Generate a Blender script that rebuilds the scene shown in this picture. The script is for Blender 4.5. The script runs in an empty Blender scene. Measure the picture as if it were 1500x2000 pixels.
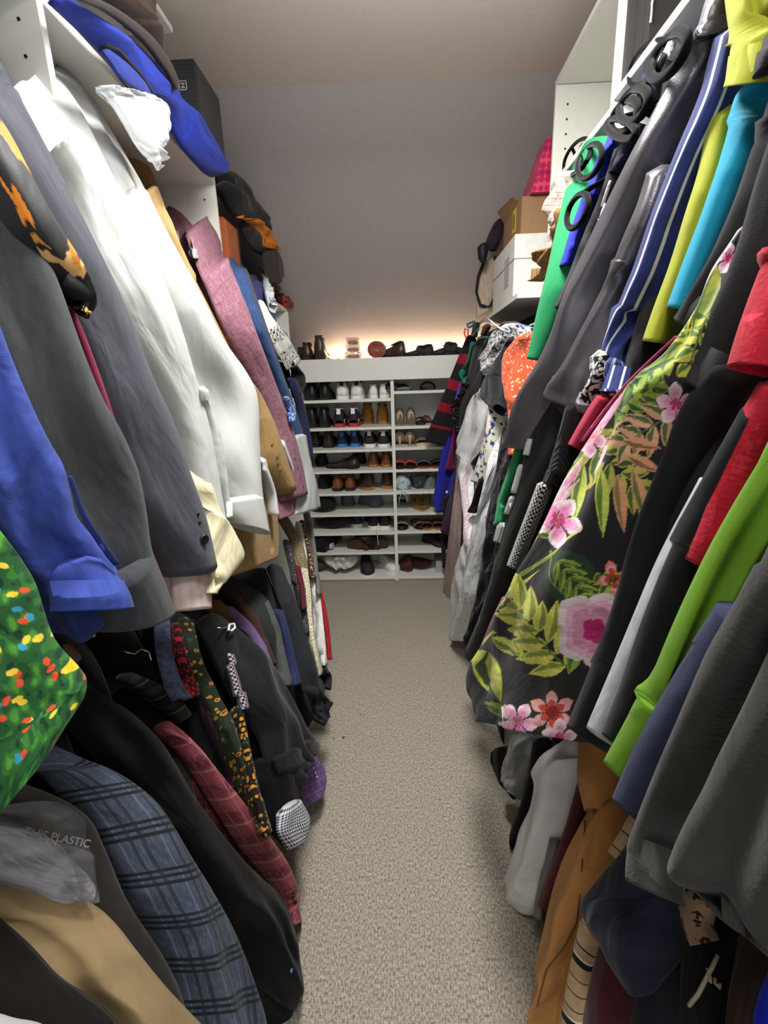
import bpy, bmesh, math, random
import numpy as np
from mathutils import Vector, Matrix, noise
random.seed(7)
C = bpy.context.scene.collection
PI = math.pi

# ------------------------------------------------------------------ camera
FPX = 921.0; CPX = np.array([750.0, 1000.0]); EYE = 1.39
def _cam_dir(p):
    v = np.array([p[0]-CPX[0], -(p[1]-CPX[1]), -FPX]); return v/np.linalg.norm(v)
_up = -_cam_dir((860, 4365)); _fw = _cam_dir((781, 747)); _fw = _fw-_up*(_fw@_up); _fw /= np.linalg.norm(_fw)
_rt = np.cross(_fw, _up)
ROT = np.array([_rt, _fw, _up])
ORG = np.array([0, 0, EYE])
cd = bpy.data.cameras.new('camera'); cam = bpy.data.objects.new('camera', cd); C.objects.link(cam)
cd.sensor_fit = 'VERTICAL'; cd.sensor_height = 24.0; cd.lens = FPX/2000*24.0; cd.clip_start = 0.02
M4 = Matrix.Identity(4)
for i in range(3):
    for j in range(3): M4[i][j] = ROT[i][j]
    M4[i][3] = ORG[i]
cam.matrix_world = M4
bpy.context.scene.camera = cam

# ------------------------------------------------------------------ world, lights, exposure
w = bpy.data.worlds.new('world'); bpy.context.scene.world = w; w.use_nodes = True
bg = w.node_tree.nodes['Background']; bg.inputs[0].default_value = (0.93, 0.96, 1.0, 1); bg.inputs[1].default_value = 1.6
vs = bpy.context.scene.view_settings
vs.view_transform = 'Standard'; vs.look = 'None'; vs.gamma = 1.0; vs.use_curve_mapping = False; vs.exposure = 0.15
ADDED_LAMP_W = 16.0; LAMP2_W = 5.0; ADDED_DOWN_W = 31.0; DOWN2_W = 7.0; GLOW = 9.0

def rays(p):
    p = np.atleast_2d(np.array(p, float))
    d = np.stack([p[:, 0]-CPX[0], -(p[:, 1]-CPX[1]), -FPX*np.ones(len(p))], 1)
    return d @ ROT.T
def project(P):
    q = (np.asarray(P, float)-ORG) @ ROT
    return np.stack([CPX[0]+q[:, 0]*FPX/(-q[:, 2]), CPX[1]-q[:, 1]*FPX/(-q[:, 2])], 1)
def on(p, axis, val):
    r = rays([p])[0]; k = 'xyz'.index(axis); return ORG+r*((val-ORG[k])/r[k])
# the fronts of the four rows of hung clothes: distance of the cloth from the aisle's middle, by height
PROFILE = {
 'left_high': ([0.0, .9, 1.05, 1.6, 1.78, 1.88, 1.95, 2.02, 2.3], [.36, .40, .42, .49, .55, .62, .72, .85, .95], -1),
 'left_low':  ([0.0, .1, .4, .62, .76, .85, .92, .99, 2.3], [.27, .29, .35, .43, .52, .62, .75, .90, .95], -1),
 'right_high':([0.0, .5, .9, 1.3, 1.6, 1.85, 1.95, 2.05, 2.4], [.30, .32, .35, .41, .46, .53, .60, .70, .80], 1),
 'right_low': ([0.0, .1, .4, .62, .76, .85, .92, 1.0, 2.3], [.33, .34, .37, .43, .50, .58, .68, .82, .90], 1),
}
def on_row(px, row, lift):
    """points where the pixel rays meet a row's front (or a plane x = number)"""
    r = rays(px); lift = np.broadcast_to(lift, (len(r),))
    if not isinstance(row, str):
        if isinstance(row, tuple):
            k = 'xyz'.index(row[0]); sg = 1
            return ORG+r*(((row[1]-ORG[k])/r[:, k])[:, None])
        s = 1 if row > 0 else -1
        return ORG+r*((row-s*lift)/r[:, 0])[:, None]
    zs, xs, sg = PROFILE[row]
    lo = np.zeros(len(r)); hi = np.abs(1.1/r[:, 0])
    for _ in range(40):
        mid = (lo+hi)/2; P = ORG+r*mid[:, None]
        inside = (sg*P[:, 0] < np.interp(P[:, 2], zs, xs)-lift) & (P[:, 1] < 3.125-2*lift)
        lo = np.where(inside, mid, lo); hi = np.where(inside, hi, mid)
    return ORG+r*hi[:, None]

# ------------------------------------------------------------------ materials
def lin(h):
    h = h.lstrip('#'); o = []
    for i in (0, 2, 4):
        c = int(h[i:i+2], 16)/255; o.append(c/12.92 if c <= .04045 else ((c+.055)/1.055)**2.4)
    return (*o, 1)
MATS = {}
class NT:
    def __init__(s, name):
        s.m = bpy.data.materials.new(name); s.m.use_nodes = True; s.t = s.m.node_tree
        s.b = s.t.nodes['Principled BSDF']; s._co = {}
    def n(s, typ, **kw):
        x = s.t.nodes.new(typ)
        for k, v in kw.items():
            if k.startswith('i_'):
                key = k[2:]; key = int(key) if key.isdigit() else key.replace('_', ' ')
                if hasattr(v, 'is_output'): s.t.links.new(v, x.inputs[key])
                else: x.inputs[key].default_value = v
            else: setattr(x, k, v)
        return x
    def co(s, kind='UV'):
        if kind not in s._co: s._co[kind] = s.n('ShaderNodeTexCoord').outputs[kind]
        return s._co[kind]
    def math(s, op, a, b=0.0, c=None):
        x = s.n('ShaderNodeMath', operation=op, i_0=a, i_1=b)
        if c is not None: x.inputs[2].default_value = c
        return x.outputs[0]
    def sep(s):
        if 'sep' not in s._co: s._co['sep'] = s.n('ShaderNodeSeparateXYZ', i_0=s.co('UV'))
        return s._co['sep']
    def stripes(s, axis, period, width, off=0.0):
        v = s.math('ADD', s.math('DIVIDE', s.sep().outputs[axis], period), 50+off)
        return s.math('LESS_THAN', s.math('FRACT', v), width)
    def mapped(s, sc, kind='UV'):
        return s.n('ShaderNodeMapping', i_0=s.co(kind), i_3=sc).outputs[0]
    def mix(s, fac, a, b):
        x = s.n('ShaderNodeMix', data_type='RGBA')
        for sock, v in ((x.inputs[0], fac), (x.inputs[6], a), (x.inputs[7], b)):
            if hasattr(v, 'is_output'): s.t.links.new(v, sock)
            else: sock.default_value = v
        return x.outputs[2]
    def mask(s, L):
        k = L[0]
        if k == 'st': return s.stripes(*L[1:])
        if k == 'check':   # ('check', period)
            a = s.stripes(0, L[1], .5); b = s.stripes(1, L[1]*(L[2] if len(L) > 2 else 1), .5)
            return s.math('ABSOLUTE', s.math('SUBTRACT', a, b))
        if k == 'tooth':   # houndstooth-like broken check
            a = s.stripes(0, L[1], .5); b = s.stripes(1, L[1], .5)
            d = s.math('LESS_THAN', s.math('FRACT', s.math('ADD', s.math('DIVIDE', s.math('ADD', s.sep().outputs[0], s.sep().outputs[1]), L[1]/2), 50)), .5)
            same = s.math('ABSOLUTE', s.math('SUBTRACT', a, b))
            return s.math('MAXIMUM', s.math('MULTIPLY', a, b), s.math('MULTIPLY', same, d))
        if k == 'grid':
            return s.math('MAXIMUM', s.stripes(0, L[1], L[2]), s.stripes(1, L[1], L[2]))
        if k == 'dots':    # ('dots', scale, radius)
            v = s.n('ShaderNodeTexVoronoi', i_Vector=s.co('UV'), i_Scale=L[1], i_Randomness=L[3] if len(L) > 3 else 1.0)
            return s.math('LESS_THAN', v.outputs['Distance'], L[2])
        if k == 'noise':   # ('noise', scale, threshold, (sx,sy))
            sc = L[3] if len(L) > 3 else (1, 1)
            v = s.n('ShaderNodeTexNoise', i_Vector=s.mapped((sc[0], sc[1], 1)), i_Scale=L[1], i_Detail=3.0)
            return s.math('GREATER_THAN', v.outputs['Fac'], L[2])
        if k == 'band':    # ('band', axis, lo, hi)
            a = s.math('GREATER_THAN', s.sep().outputs[L[1]], L[2]); b = s.math('LESS_THAN', s.sep().outputs[L[1]], L[3])
            return s.math('MULTIPLY', a, b)
        if k == 'and': return s.math('MULTIPLY', s.mask(L[1]), s.mask(L[2]))
        if k == 'or': return s.math('MAXIMUM', s.mask(L[1]), s.mask(L[2]))

def cloth(name, col, layers=(), rough=.88, sheen=.25, weave=900, wb=.25, wrinkle=.35, wscale=(14, 5), vary=.16, attr=False, metal=0, rib=None, spec=.25):
    if name in MATS: return MATS[name]
    t = NT(name)
    c = t.n('ShaderNodeAttribute', attribute_name='Col').outputs['Color'] if attr else lin(col)
    for L, lc in layers: c = t.mix(t.mask(L), c, lin(lc))
    nz = t.n('ShaderNodeTexNoise', i_Vector=t.mapped((1, .35, 1)), i_Scale=90.0, i_Detail=6.0)
    fac = t.n('ShaderNodeMapRange', i_0=nz.outputs['Fac'], i_1=.3, i_2=.7, i_3=1-vary, i_4=1+vary).outputs[0]
    vm = t.n('ShaderNodeVectorMath', operation='SCALE'); 
    if hasattr(c, 'is_output'): t.t.links.new(c, vm.inputs[0])
    else: vm.inputs[0].default_value = c[:3]
    t.t.links.new(fac, vm.inputs['Scale']); t.t.links.new(vm.outputs[0], t.b.inputs['Base Color'])
    t.b.inputs['Roughness'].default_value = rough; t.b.inputs['Metallic'].default_value = metal
    t.b.inputs['Specular IOR Level'].default_value = spec
    t.b.inputs['Sheen Weight'].default_value = sheen*.25; t.b.inputs['Sheen Roughness'].default_value = .45
    # weave and soft wrinkles as relief
    w1 = t.n('ShaderNodeTexNoise', i_Vector=t.co('UV'), i_Scale=float(weave), i_Detail=2.0).outputs['Fac']
    b1 = t.n('ShaderNodeBump', i_Height=w1, i_Strength=wb, i_Distance=.0008)
    if rib:
        rr = t.math('SINE', t.math('MULTIPLY', t.sep().outputs[rib[0]], 2*PI/rib[1]))
        b1 = t.n('ShaderNodeBump', i_Height=rr, i_Strength=.8, i_Distance=rib[1]*.10, i_Normal=b1.outputs[0])
    w2 = t.n('ShaderNodeTexNoise', i_Vector=t.mapped((wscale[0], wscale[1], 1)), i_Scale=1.0, i_Detail=3.0, i_Distortion=.6).outputs['Fac']
    b2 = t.n('ShaderNodeBump', i_Height=w2, i_Strength=wrinkle, i_Distance=.03, i_Normal=b1.outputs[0])
    t.t.links.new(b2.outputs[0], t.b.inputs['Normal'])
    MATS[name] = t.m; return t.m
def plain(name, col, rough=.5, metal=0, spec=.5, bump=None, emit=0, alpha=None, vary=.05, trans=0, scale=40.0):
    if name in MATS: return MATS[name]
    t = NT(name)
    nz = t.n('ShaderNodeTexNoise', i_Vector=t.co('Object'), i_Scale=scale, i_Detail=4.0)
    fac = t.n('ShaderNodeMapRange', i_0=nz.outputs['Fac'], i_1=.3, i_2=.7, i_3=1-vary, i_4=1+vary).outputs[0]
    vm = t.n('ShaderNodeVectorMath', operation='SCALE'); vm.inputs[0].default_value = lin(col)[:3]
    t.t.links.new(fac, vm.inputs['Scale']); t.t.links.new(vm.outputs[0], t.b.inputs['Base Color'])
    t.b.inputs['Roughness'].default_value = rough; t.b.inputs['Metallic'].default_value = metal
    t.b.inputs['Specular IOR Level'].default_value = spec
    if bump:
        nb = t.n('ShaderNodeTexNoise', i_Vector=t.co('Object'), i_Scale=float(bump[0]), i_Detail=3.0)
        b = t.n('ShaderNodeBump', i_Height=nb.outputs['Fac'], i_Strength=bump[1], i_Distance=bump[2] if len(bump) > 2 else .002)
        t.t.links.new(b.outputs[0], t.b.inputs['Normal'])
    if emit: t.b.inputs['Emission Color'].default_value = lin(col); t.b.inputs['Emission Strength'].default_value = emit
    if alpha is not None: t.b.inputs['Alpha'].default_value = alpha
    if trans: t.b.inputs['Transmission Weight'].default_value = trans
    MATS[name] = t.m; return t.m

# ------------------------------------------------------------------ object helpers
def link(name, verts, faces, mat, parent=None, smooth=True, uvs=None):
    me = bpy.data.meshes.new(name); me.from_pydata([tuple(map(float, v)) for v in verts], [], [tuple(f) for f in faces])
    if uvs is not None:
        ul = me.uv_layers.new(name='UVMap'); li = np.zeros(len(me.loops), int); me.loops.foreach_get('vertex_index', li)
        ul.data.foreach_set('uv', np.asarray(uvs, np.float32)[li].ravel())
    if smooth: me.polygons.foreach_set('use_smooth', [True]*len(me.polygons))
    me.materials.append(mat); me.update()
    o = bpy.data.objects.new(name, me); C.objects.link(o)
    if parent is not None:
        o.parent = parent; o.matrix_parent_inverse = parent.matrix_basis.inverted()
    return o
def tag(o, label=None, cat=None, group=None, kind=None):
    if label: o['label'] = label
    if cat: o['category'] = cat
    if group: o['group'] = group
    if kind: o['kind'] = kind
    return o
def thing(name, label, cat, loc, rz=0, group=None):
    o = bpy.data.objects.new(name, None); C.objects.link(o); o.location = [float(v) for v in loc]; o.rotation_euler = (0, 0, rz)
    o.empty_display_size = .05
    tag(o, label, cat, group); return o
def bmobj(name, bm, mat, parent=None, smooth=False):
    me = bpy.data.meshes.new(name); bm.to_mesh(me); bm.free()
    if smooth: me.polygons.foreach_set('use_smooth', [True]*len(me.polygons))
    me.materials.append(mat); o = bpy.data.objects.new(name, me); C.objects.link(o)
    if parent is not None:
        o.parent = parent; o.matrix_parent_inverse = parent.matrix_basis.inverted()
    return o
def box(name, lo, hi, mat, parent=None, bev=.002, rz=0, local=False):
    """box from two corners (world, or the parent's own frame when local)"""
    bm = bmesh.new(); bmesh.ops.create_cube(bm, size=1)
    lo = np.minimum(lo, hi); hi2 = np.maximum(lo, hi); s = hi2-lo
    for v in bm.verts: v.co = Vector((v.co.x*s[0], v.co.y*s[1], v.co.z*s[2]))
    if bev: bmesh.ops.bevel(bm, geom=bm.edges[:], offset=min(bev, min(s)*.3), segments=2, affect='EDGES')
    c = (lo+hi2)/2
    if rz: bmesh.ops.rotate(bm, verts=bm.verts, cent=(0, 0, 0), matrix=Matrix.Rotation(rz, 3, 'Z'))
    bmesh.ops.translate(bm, verts=bm.verts, vec=Vector([float(a) for a in c]))
    o = bmobj(name, bm, mat, parent)
    if local and parent is not None: o.matrix_parent_inverse = Matrix.Identity(4)
    return o
def loft(rings, cap=True):
    """rings: (rows, cols, 3) -> verts, faces of a closed tube"""
    R, K, _ = rings.shape; v = rings.reshape(-1, 3); f = []
    for i in range(R-1):
        for j in range(K):
            a = i*K+j; b = i*K+(j+1) % K; f.append((a, b, b+K, a+K))
    if cap: f.append(tuple(range(K))[::-1]); f.append(tuple((R-1)*K+j for j in range(K)))
    return v, f
def pipe(name, pts, r, mat, parent=None, seg=10, closed=False, flat=1.0, world=True):
    pts = np.array(pts, float); n = len(pts); rings = []
    r = np.broadcast_to(r, (n,))
    up = None
    for i in range(n):
        a = pts[(i-1) % n] if closed or i > 0 else pts[i]; b = pts[(i+1) % n] if closed or i < n-1 else pts[i]
        t = b-a; t /= np.linalg.norm(t)+1e-9
        if up is None: up = np.cross(t, [0.3, 0.2, 1.0]); 
        up = up-t*(up@t); up /= np.linalg.norm(up)+1e-9
        s = np.cross(t, up); ang = np.linspace(0, 2*PI, seg, endpoint=False)
        rings.append(pts[i]+r[i]*(np.cos(ang)[:, None]*up+flat*np.sin(ang)[:, None]*s))
    rings = np.array(rings)
    if closed: rings = np.concatenate([rings, rings[:1]])
    v, f = loft(rings, not closed); o = link(name, v, f, mat, parent)
    if parent is not None and not world: o.matrix_parent_inverse = Matrix.Identity(4)
    return o
def cr(pts, n):
    """Catmull-Rom resample of rows of numbers"""
    P = np.array(pts, float); 
    if len(P) == 2: return P[0]+(P[1]-P[0])*np.linspace(0, 1, n)[:, None]
    d = np.r_[0, np.cumsum(np.linalg.norm(np.diff((P[:, :2]+P[:, -2:])/2, axis=0), axis=1)+1e-6)]
    T = np.linspace(0, d[-1], n); out = []
    m = np.zeros_like(P)
    for i in range(len(P)):
        a = max(i-1, 0); b = min(i+1, len(P)-1); m[i] = (P[b]-P[a])/(d[b]-d[a])
    for t in T:
        i = min(np.searchsorted(d, t, 'right')-1, len(P)-2); h = d[i+1]-d[i]; s = (t-d[i])/h
        out.append((2*s**3-3*s**2+1)*P[i]+(s**3-2*s**2+s)*h*m[i]+(-2*s**3+3*s**2)*P[i+1]+(s**3-s**2)*h*m[i+1])
    return np.array(out)
_seed = [0]
def drape(name, st, mat, parent=None, row='left_high', lift=0.0, tuck=.05, bulge=.02, back=.02, rows=None, cols=26, folds=0, famp=.006, un=0,
          wr=.006, wfreq=9.0, uvs=1.0, hem=.02, flare=None, ret=False, crease=None):
    """A piece of hung cloth: a closed, hollow-ended tube whose two silhouette edges run through the stations
    (near x, near y, far x, far y); it lies on its row's front and bulges into the aisle."""
    _seed[0] += 1; sd = _seed[0]*3.7
    if row == 'right_high' and lift > .1: lift = .1+(lift-.1)*.45
    n = rows or 46; S = cr(st, n); A = S[:, :2].copy(); B = S[:, 2:].copy()
    A0, B0 = A.copy(), B.copy(); L = np.linalg.norm(B0-A0, axis=1)+1e-6; e = (B0-A0)/L[:, None]
    kf = cols; kb = max(8, cols//3)
    sf = np.linspace(0, 1, kf+1); sb = np.linspace(1, 0, kb+1)[1:-1]
    U = np.r_[sf, sb]; front = np.r_[np.ones(kf+1), np.zeros(kb-1)]
    for it in range(4):
        PA = on_row(A, row, lift-tuck); PB = on_row(B, row, lift)
        Cc = PB-PA; W = np.linalg.norm(Cc, axis=1)
        mid = (PA+PB)/2; T = np.gradient(mid, axis=0); T /= np.linalg.norm(T, axis=1)[:, None]+1e-9
        N = np.cross(T, Cc); N /= np.linalg.norm(N, axis=1)[:, None]+1e-9
        # N should face the aisle / the eye
        s = np.sign(((ORG-mid)*N).sum(1)); s[s == 0] = 1; N *= (1 if s.sum() > 0 else -1)
        k = np.ones(7)/7
        Np = np.array([np.convolve(np.r_[N[:1].repeat(3, 0)[:, c], N[:, c], N[-1:].repeat(3, 0)[:, c]], k, 'valid') for c in range(3)]).T
        N = Np/np.linalg.norm(Np, axis=1)[:, None]
        prof = np.sin(PI*np.clip(U, 0, 1))**.62
        V = np.r_[0, np.cumsum(np.linalg.norm(np.diff(mid, axis=0), axis=1))]
        h = np.minimum(bulge, W*.42); hb = np.minimum(back, W*.4)
        disp = np.where(front[None] > 0, h[:, None]*prof[None], -hb[:, None]*prof[None])
        if folds:
            ph = .8*np.sin(V*3.1+sd)[:, None]
            disp += front[None]*prof[None]*famp*np.sin(2*PI*folds*U[None]+ph+sd)*np.clip(.35+V/V[-1], 0, 1)[:, None]
        if wr:
            WR = np.zeros_like(disp)
            for i in range(n):
                for j in range(kf+1):
                    WR[i, j] = noise.noise(Vector((U[j]*W[i]*wfreq*1.6+sd, V[i]*wfreq*.55, sd))) if it in (0, 3) else 0
            if it in (0, 3): WRk = WR
            disp += WRk*prof[None]*wr*2*front[None]
        rings = PA[:, None]+Cc[:, None]*U[None, :, None]+N[:, None]*disp[:, :, None]
        if it == 3: break
        pr = project(rings.reshape(-1, 3)).reshape(n, -1, 2)
        q = ((pr-A0[:, None])*e[:, None]).sum(2); mn = q.min(1); mx = q.max(1)
        g = .9; lim = .33*L
        A -= e*np.clip(mn*g, -lim, lim)[:, None]; B -= e*np.clip((mx-L)*g, -lim, lim)[:, None]
        # keep a sane order
        q2 = ((B-A)*e).sum(1); bad = q2 < .15*L
        A[bad] = A0[bad]+e[bad]*(L[bad]*.3)[:, None]; B[bad] = A0[bad]+e[bad]*(L[bad]*.7)[:, None]
    c0 = rings.mean(1, keepdims=True)
    # hollow end at the hem
    last = rings[-1:]; cl = c0[-1:]; tl = (mid[-1]-mid[-2]); tl /= np.linalg.norm(tl)
    r1 = cl+(last-cl)*.90; r2 = cl+(last-cl)*.86-tl*min(hem*2, .05)
    first = rings[:1]; cf = c0[:1]; tf = mid[0]-mid[1]; tf /= np.linalg.norm(tf)
    f1 = cf+(first-cf)*.55+tf*min(.012, W[0]*.3)
    allr = np.concatenate([f1, rings, r1, r2]); v, f = loft(allr)
    u = U[None]*(W[:, None] if not un else np.full((n, 1), un))
    VV = np.repeat(V[:, None], len(U), 1)
    uv = np.stack([u, VV], 2); uv = np.concatenate([uv[:1]-[0, .01], uv, uv[-1:]+[0, .004], uv[-1:]-[0, .03]])
    o = link(name, v, f, mat, parent, uvs=uv.reshape(-1, 2)*uvs)
    if ret: return o, rings, mid, N, W, V
    return o
def torso(parent, info, row, mat, name='torso'):
    """the part of the garment that hangs behind the sleeve, reaching back to the rod"""
    o, rings, mid, N, W, V = info; sg = PROFILE[row][2] if isinstance(row, str) else (1 if row > 0 else -1)
    n = len(mid); idx = range(0, n, 5); R = []; top = mid[:, 2].max()
    for i in idx:
        z = mid[i, 2]; x0 = abs(mid[i, 0])+.035; x1 = max(x0+.08, min(.93, x0+.40)); y = mid[i, 1]
        a = np.linspace(0, 2*PI, 20, endpoint=False); t = .016+.0
        cx = (x0+x1)/2; R.append(np.stack([sg*(cx+(x1-x0)/2*np.cos(a)), y+t*np.sin(a)*(1+.3*np.sin(5*a)), np.full(20, z)-.0*a], 1))
    R = np.array(R)
    if len(R) < 2: return
    if np.ptp(mid[:, 2]) < .08: return
    # only keep rows that go downwards
    keep = [0]
    for i in range(1, len(R)):
        if R[i, 0, 2] < R[keep[-1], 0, 2]-.01: keep.append(i)
    if len(keep) < 2: return
    R = R[keep]; rod = 1.97 if 'high' in row else 1.0
    if 'high' in row and R[0, 0, 2] > 1.45 or 'low' in row and R[0, 0, 2] > .72:
        zt = R[0, 0, 2]; c = np.array([sg*.80, R[0, :, 1].mean(), min(rod, zt+.10)])
        if c[2] > zt+.01:
            T1 = R[0].copy(); T1[:, 0] = c[0]+(T1[:, 0]-T1[:, 0].mean())*.25; T1[:, 2] = c[2]
            T2 = (R[0]+T1)/2; T2[:, 2] = zt+(c[2]-zt)*.6; R = np.concatenate([[T1], [T2], R])
    v, f = loft(R); v2 = v-0
    uv = np.stack([v2[:, 0], -v2[:, 2]], 1)
    return link(name, v2, f, mat, parent, uvs=uv)
def garment(name, cat, label, st, mat, row='left_high', body=True, main='sleeve', group=None, **kw):
    S = np.array(st, float); P = on_row(S[:, 2:], row, 0); root = thing(name, label, cat, (P[:, 0].mean(), P[:, 1].mean(), P[:, 2].min()), group=group)
    info = drape(main, st, mat, root, row=row, ret=True, **kw)
    if body: torso(root, info, row, mat)
    root['_info'] = 0; del root['_info']
    return root, info
_PR = {}
def surf_pt(info, px):
    """nearest front surface point to a pixel, with its normal"""
    o, rings, mid, N, W, V = info; K = rings.shape[1]; key = o.name
    if key not in _PR: _PR[key] = project(rings.reshape(-1, 3))
    pr = _PR[key]; kf = int(K*.72)
    d = ((pr-np.array(px))**2).sum(1).reshape(-1, K); d[:, kf:] = 1e9
    i, j = np.unravel_index(d.argmin(), d.shape); return rings[i, j], N[i]
def button(info, px, r, mat, parent, name='button', proud=.3):
    P, n = surf_pt(info, px); n = Vector(n); q = n.to_track_quat('Z', 'Y').to_matrix().to_4x4()
    bm = bmesh.new(); bmesh.ops.create_uvsphere(bm, u_segments=16, v_segments=8, radius=r)
    for v in bm.verts:
        rr = math.hypot(v.co.x, v.co.y)/r; v.co.z *= .45
        if v.co.z > 0 and rr < .55: v.co.z = r*.12
    bmesh.ops.transform(bm, matrix=Matrix.Translation(Vector(P)+n*r*proud) @ q, verts=bm.verts)
    return bmobj(name, bm, mat, info[0], True)
def paint(o, fn):
    """print stored on the mesh: fn(uv array) -> colours"""
    me = o.data; n = len(me.loops); uv = np.zeros(n*2, np.float32); me.uv_layers[0].data.foreach_get('uv', uv); uv = uv.reshape(-1, 2)
    vi = np.zeros(n, int); me.loops.foreach_get('vertex_index', vi); vuv = np.zeros((len(me.vertices), 2)); vuv[vi] = uv
    col = fn(vuv); ca = me.color_attributes.new('Col', 'FLOAT_COLOR', 'POINT')
    ca.data.foreach_set('color', np.c_[col[:, :3], np.ones(len(col))].astype(np.float32).ravel())
def px_to_uv(info, pts):
    o, rings, mid, N, W, V = info; R, K, _ = rings.shape; kf = int(K*.72)
    if ('uv', o.name) not in _PR:
        me = o.data; n = len(me.loops); uv = np.zeros(n*2, np.float32); me.uv_layers[0].data.foreach_get('uv', uv)
        vi = np.zeros(n, int); me.loops.foreach_get('vertex_index', vi); vuv = np.zeros((len(me.vertices), 2)); vuv[vi] = uv.reshape(-1, 2)
        _PR[('uv', o.name)] = (project(rings[:, :kf].reshape(-1, 3)).reshape(R, kf, 2), vuv.reshape(-1, K, 2)[1:1+R, :kf])
    pr, G = _PR[('uv', o.name)]; q = max(1, R//80); pc = pr[::q, ::q]; out = []
    for p in np.atleast_2d(np.array(pts, float)):
        d = ((pc-p)**2).sum(2); i, j = np.unravel_index(d.argmin(), d.shape); i *= q; j *= q
        a0, b0 = max(i-q, 0), max(j-q, 0); d = ((pr[a0:i+q+1, b0:j+q+1]-p)**2).sum(2); di, dj = np.unravel_index(d.argmin(), d.shape); i = a0+di; j = b0+dj
        i = min(max(i, 1), R-2); j = min(max(j, 1), kf-2)
        Jp = np.stack([(pr[i, j+1]-pr[i, j-1])/2, (pr[i+1, j]-pr[i-1, j])/2], 1); Ju = np.stack([(G[i, j+1]-G[i, j-1])/2, (G[i+1, j]-G[i-1, j])/2], 1)
        try: s = np.linalg.solve(Jp, p-pr[i, j])
        except Exception: s = np.zeros(2)
        out.append(G[i, j]+Ju@np.clip(s, -40, 40))
    return np.array(out)
def in_poly(P, poly):
    x, y = P[:, 0], P[:, 1]; c = np.zeros(len(P), bool); n = len(poly); j = n-1
    for i in range(n):
        xi, yi = poly[i]; xj, yj = poly[j]
        with np.errstate(divide='ignore', invalid='ignore'):
            c ^= ((yi > y) != (yj > y)) & (x < (xj-xi)*(y-yi)/(yj-yi+1e-12)+xi)
        j = i
    return c
# ================================================================== room
XL, XR, YB, YF, ZC = -1.15, 1.02, -1.0, 3.53, 2.60
wall_m = plain('painted_wall', '#C9C2BC', .85, bump=(60, .25, .002), vary=.03, spec=.2)
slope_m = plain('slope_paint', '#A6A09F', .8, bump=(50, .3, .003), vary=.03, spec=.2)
white_m = plain('white_melamine', '#DEDED6', .38, spec=.4, vary=.02)
dark_m = plain('hole_black', '#141414', .9)
def quadbox(name, lo, hi, mat, kind='structure'):
    return tag(box(name, lo, hi, mat, bev=0), kind=kind)
# carpet: short grey-beige pile with broken ribs
t = NT('carpet'); oc = t.co('Object')
n1 = t.n('ShaderNodeTexNoise', i_Vector=t.n('ShaderNodeMapping', i_0=oc, i_3=(230, 120, 1)).outputs[0], i_Scale=1.0, i_Detail=4.0)
n2 = t.n('ShaderNodeTexNoise', i_Vector=oc, i_Scale=600.0, i_Detail=2.0)
n3 = t.n('ShaderNodeTexNoise', i_Vector=oc, i_Scale=3.0, i_Detail=3.0)
wv = t.n('ShaderNodeTexWave', i_Vector=oc, i_Scale=55.0, i_Distortion=6.0, i_Detail=3.0, i_Detail_Scale=3.0, bands_direction='Y')
rmp = t.n('ShaderNodeValToRGB', i_0=t.math('ADD', t.math('MULTIPLY', n1.outputs['Fac'], .62), t.math('ADD', t.math('MULTIPLY', n2.outputs['Fac'], .35), t.math('MULTIPLY', wv.outputs['Fac'], .03))))
rmp.color_ramp.elements[0].position = .36; rmp.color_ramp.elements[0].color = lin('#6A6254')
rmp.color_ramp.elements[1].position = .64; rmp.color_ramp.elements[1].color = lin('#D6CEBE')
mx = t.mix(t.n('ShaderNodeMapRange', i_0=n3.outputs['Fac'], i_1=.35, i_2=.7, i_3=0.0, i_4=.22).outputs[0], rmp.outputs[0], lin('#A89E8C'))
t.t.links.new(mx, t.b.inputs['Base Color']); t.b.inputs['Roughness'].default_value = .97; t.b.inputs['Specular IOR Level'].default_value = .1
hgt = t.math('ADD', n1.outputs['Fac'], t.math('MULTIPLY', n2.outputs['Fac'], .8))
bp = t.n('ShaderNodeBump', i_Height=hgt, i_Strength=.9, i_Distance=.004); t.t.links.new(bp.outputs[0], t.b.inputs['Normal'])
bm = bmesh.new(); bmesh.ops.create_grid(bm, x_segments=60, y_segments=120, size=1)
for v in bm.verts:
    x = XL+(v.co.x+1)/2*(XR-XL); y = YB+(v.co.y+1)/2*(YF-YB)
    v.co = Vector((x, y, .003*noise.noise(Vector((x*9, y*9, 0)))-.003))
tag(bmobj('floor', bm, t.m, smooth=True), kind='structure')
quadbox('wall_left', (XL-.08, YB, -.05), (XL, YF, ZC+.1), wall_m)
quadbox('wall_right', (XR, YB, -.05), (XR+.08, YF, ZC+.1), wall_m)
quadbox('wall_end', (XL, YF, -.05), (XR, YF+.08, 1.70), wall_m)
# ceiling: flat over the aisle, then sloping down to the low end wall, one taped bend between
def strip(name, prof, mat, th=.06):
    X = np.linspace(XL, XR, 26); V = []; n = len(prof)
    for x in X:
        for (y, z) in prof:
            wob = .012*math.sin((x+.3)*2.2)+.006*noise.noise(Vector((x*3, y*2, 1)))
            V.append((x, y+wob, z))
        for (y, z) in prof[::-1]: V.append((x, y, z+th))
    R = np.array(V).reshape(26, 2*n, 3); v, f = loft(R)
    return tag(link(name, v, f, mat, smooth=False), kind='structure')
CY = 2.36
strip('ceiling', [(YB, ZC), (0, ZC), (1.2, ZC), (CY, ZC)], wall_m)
sl = [(CY+(YF-CY)*k/10, ZC+(1.565-ZC)*k/10+.006*math.sin(k*.9)) for k in range(11)]; sl[0] = (CY, ZC)
strip('wall_slope', sl, slope_m)
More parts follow.
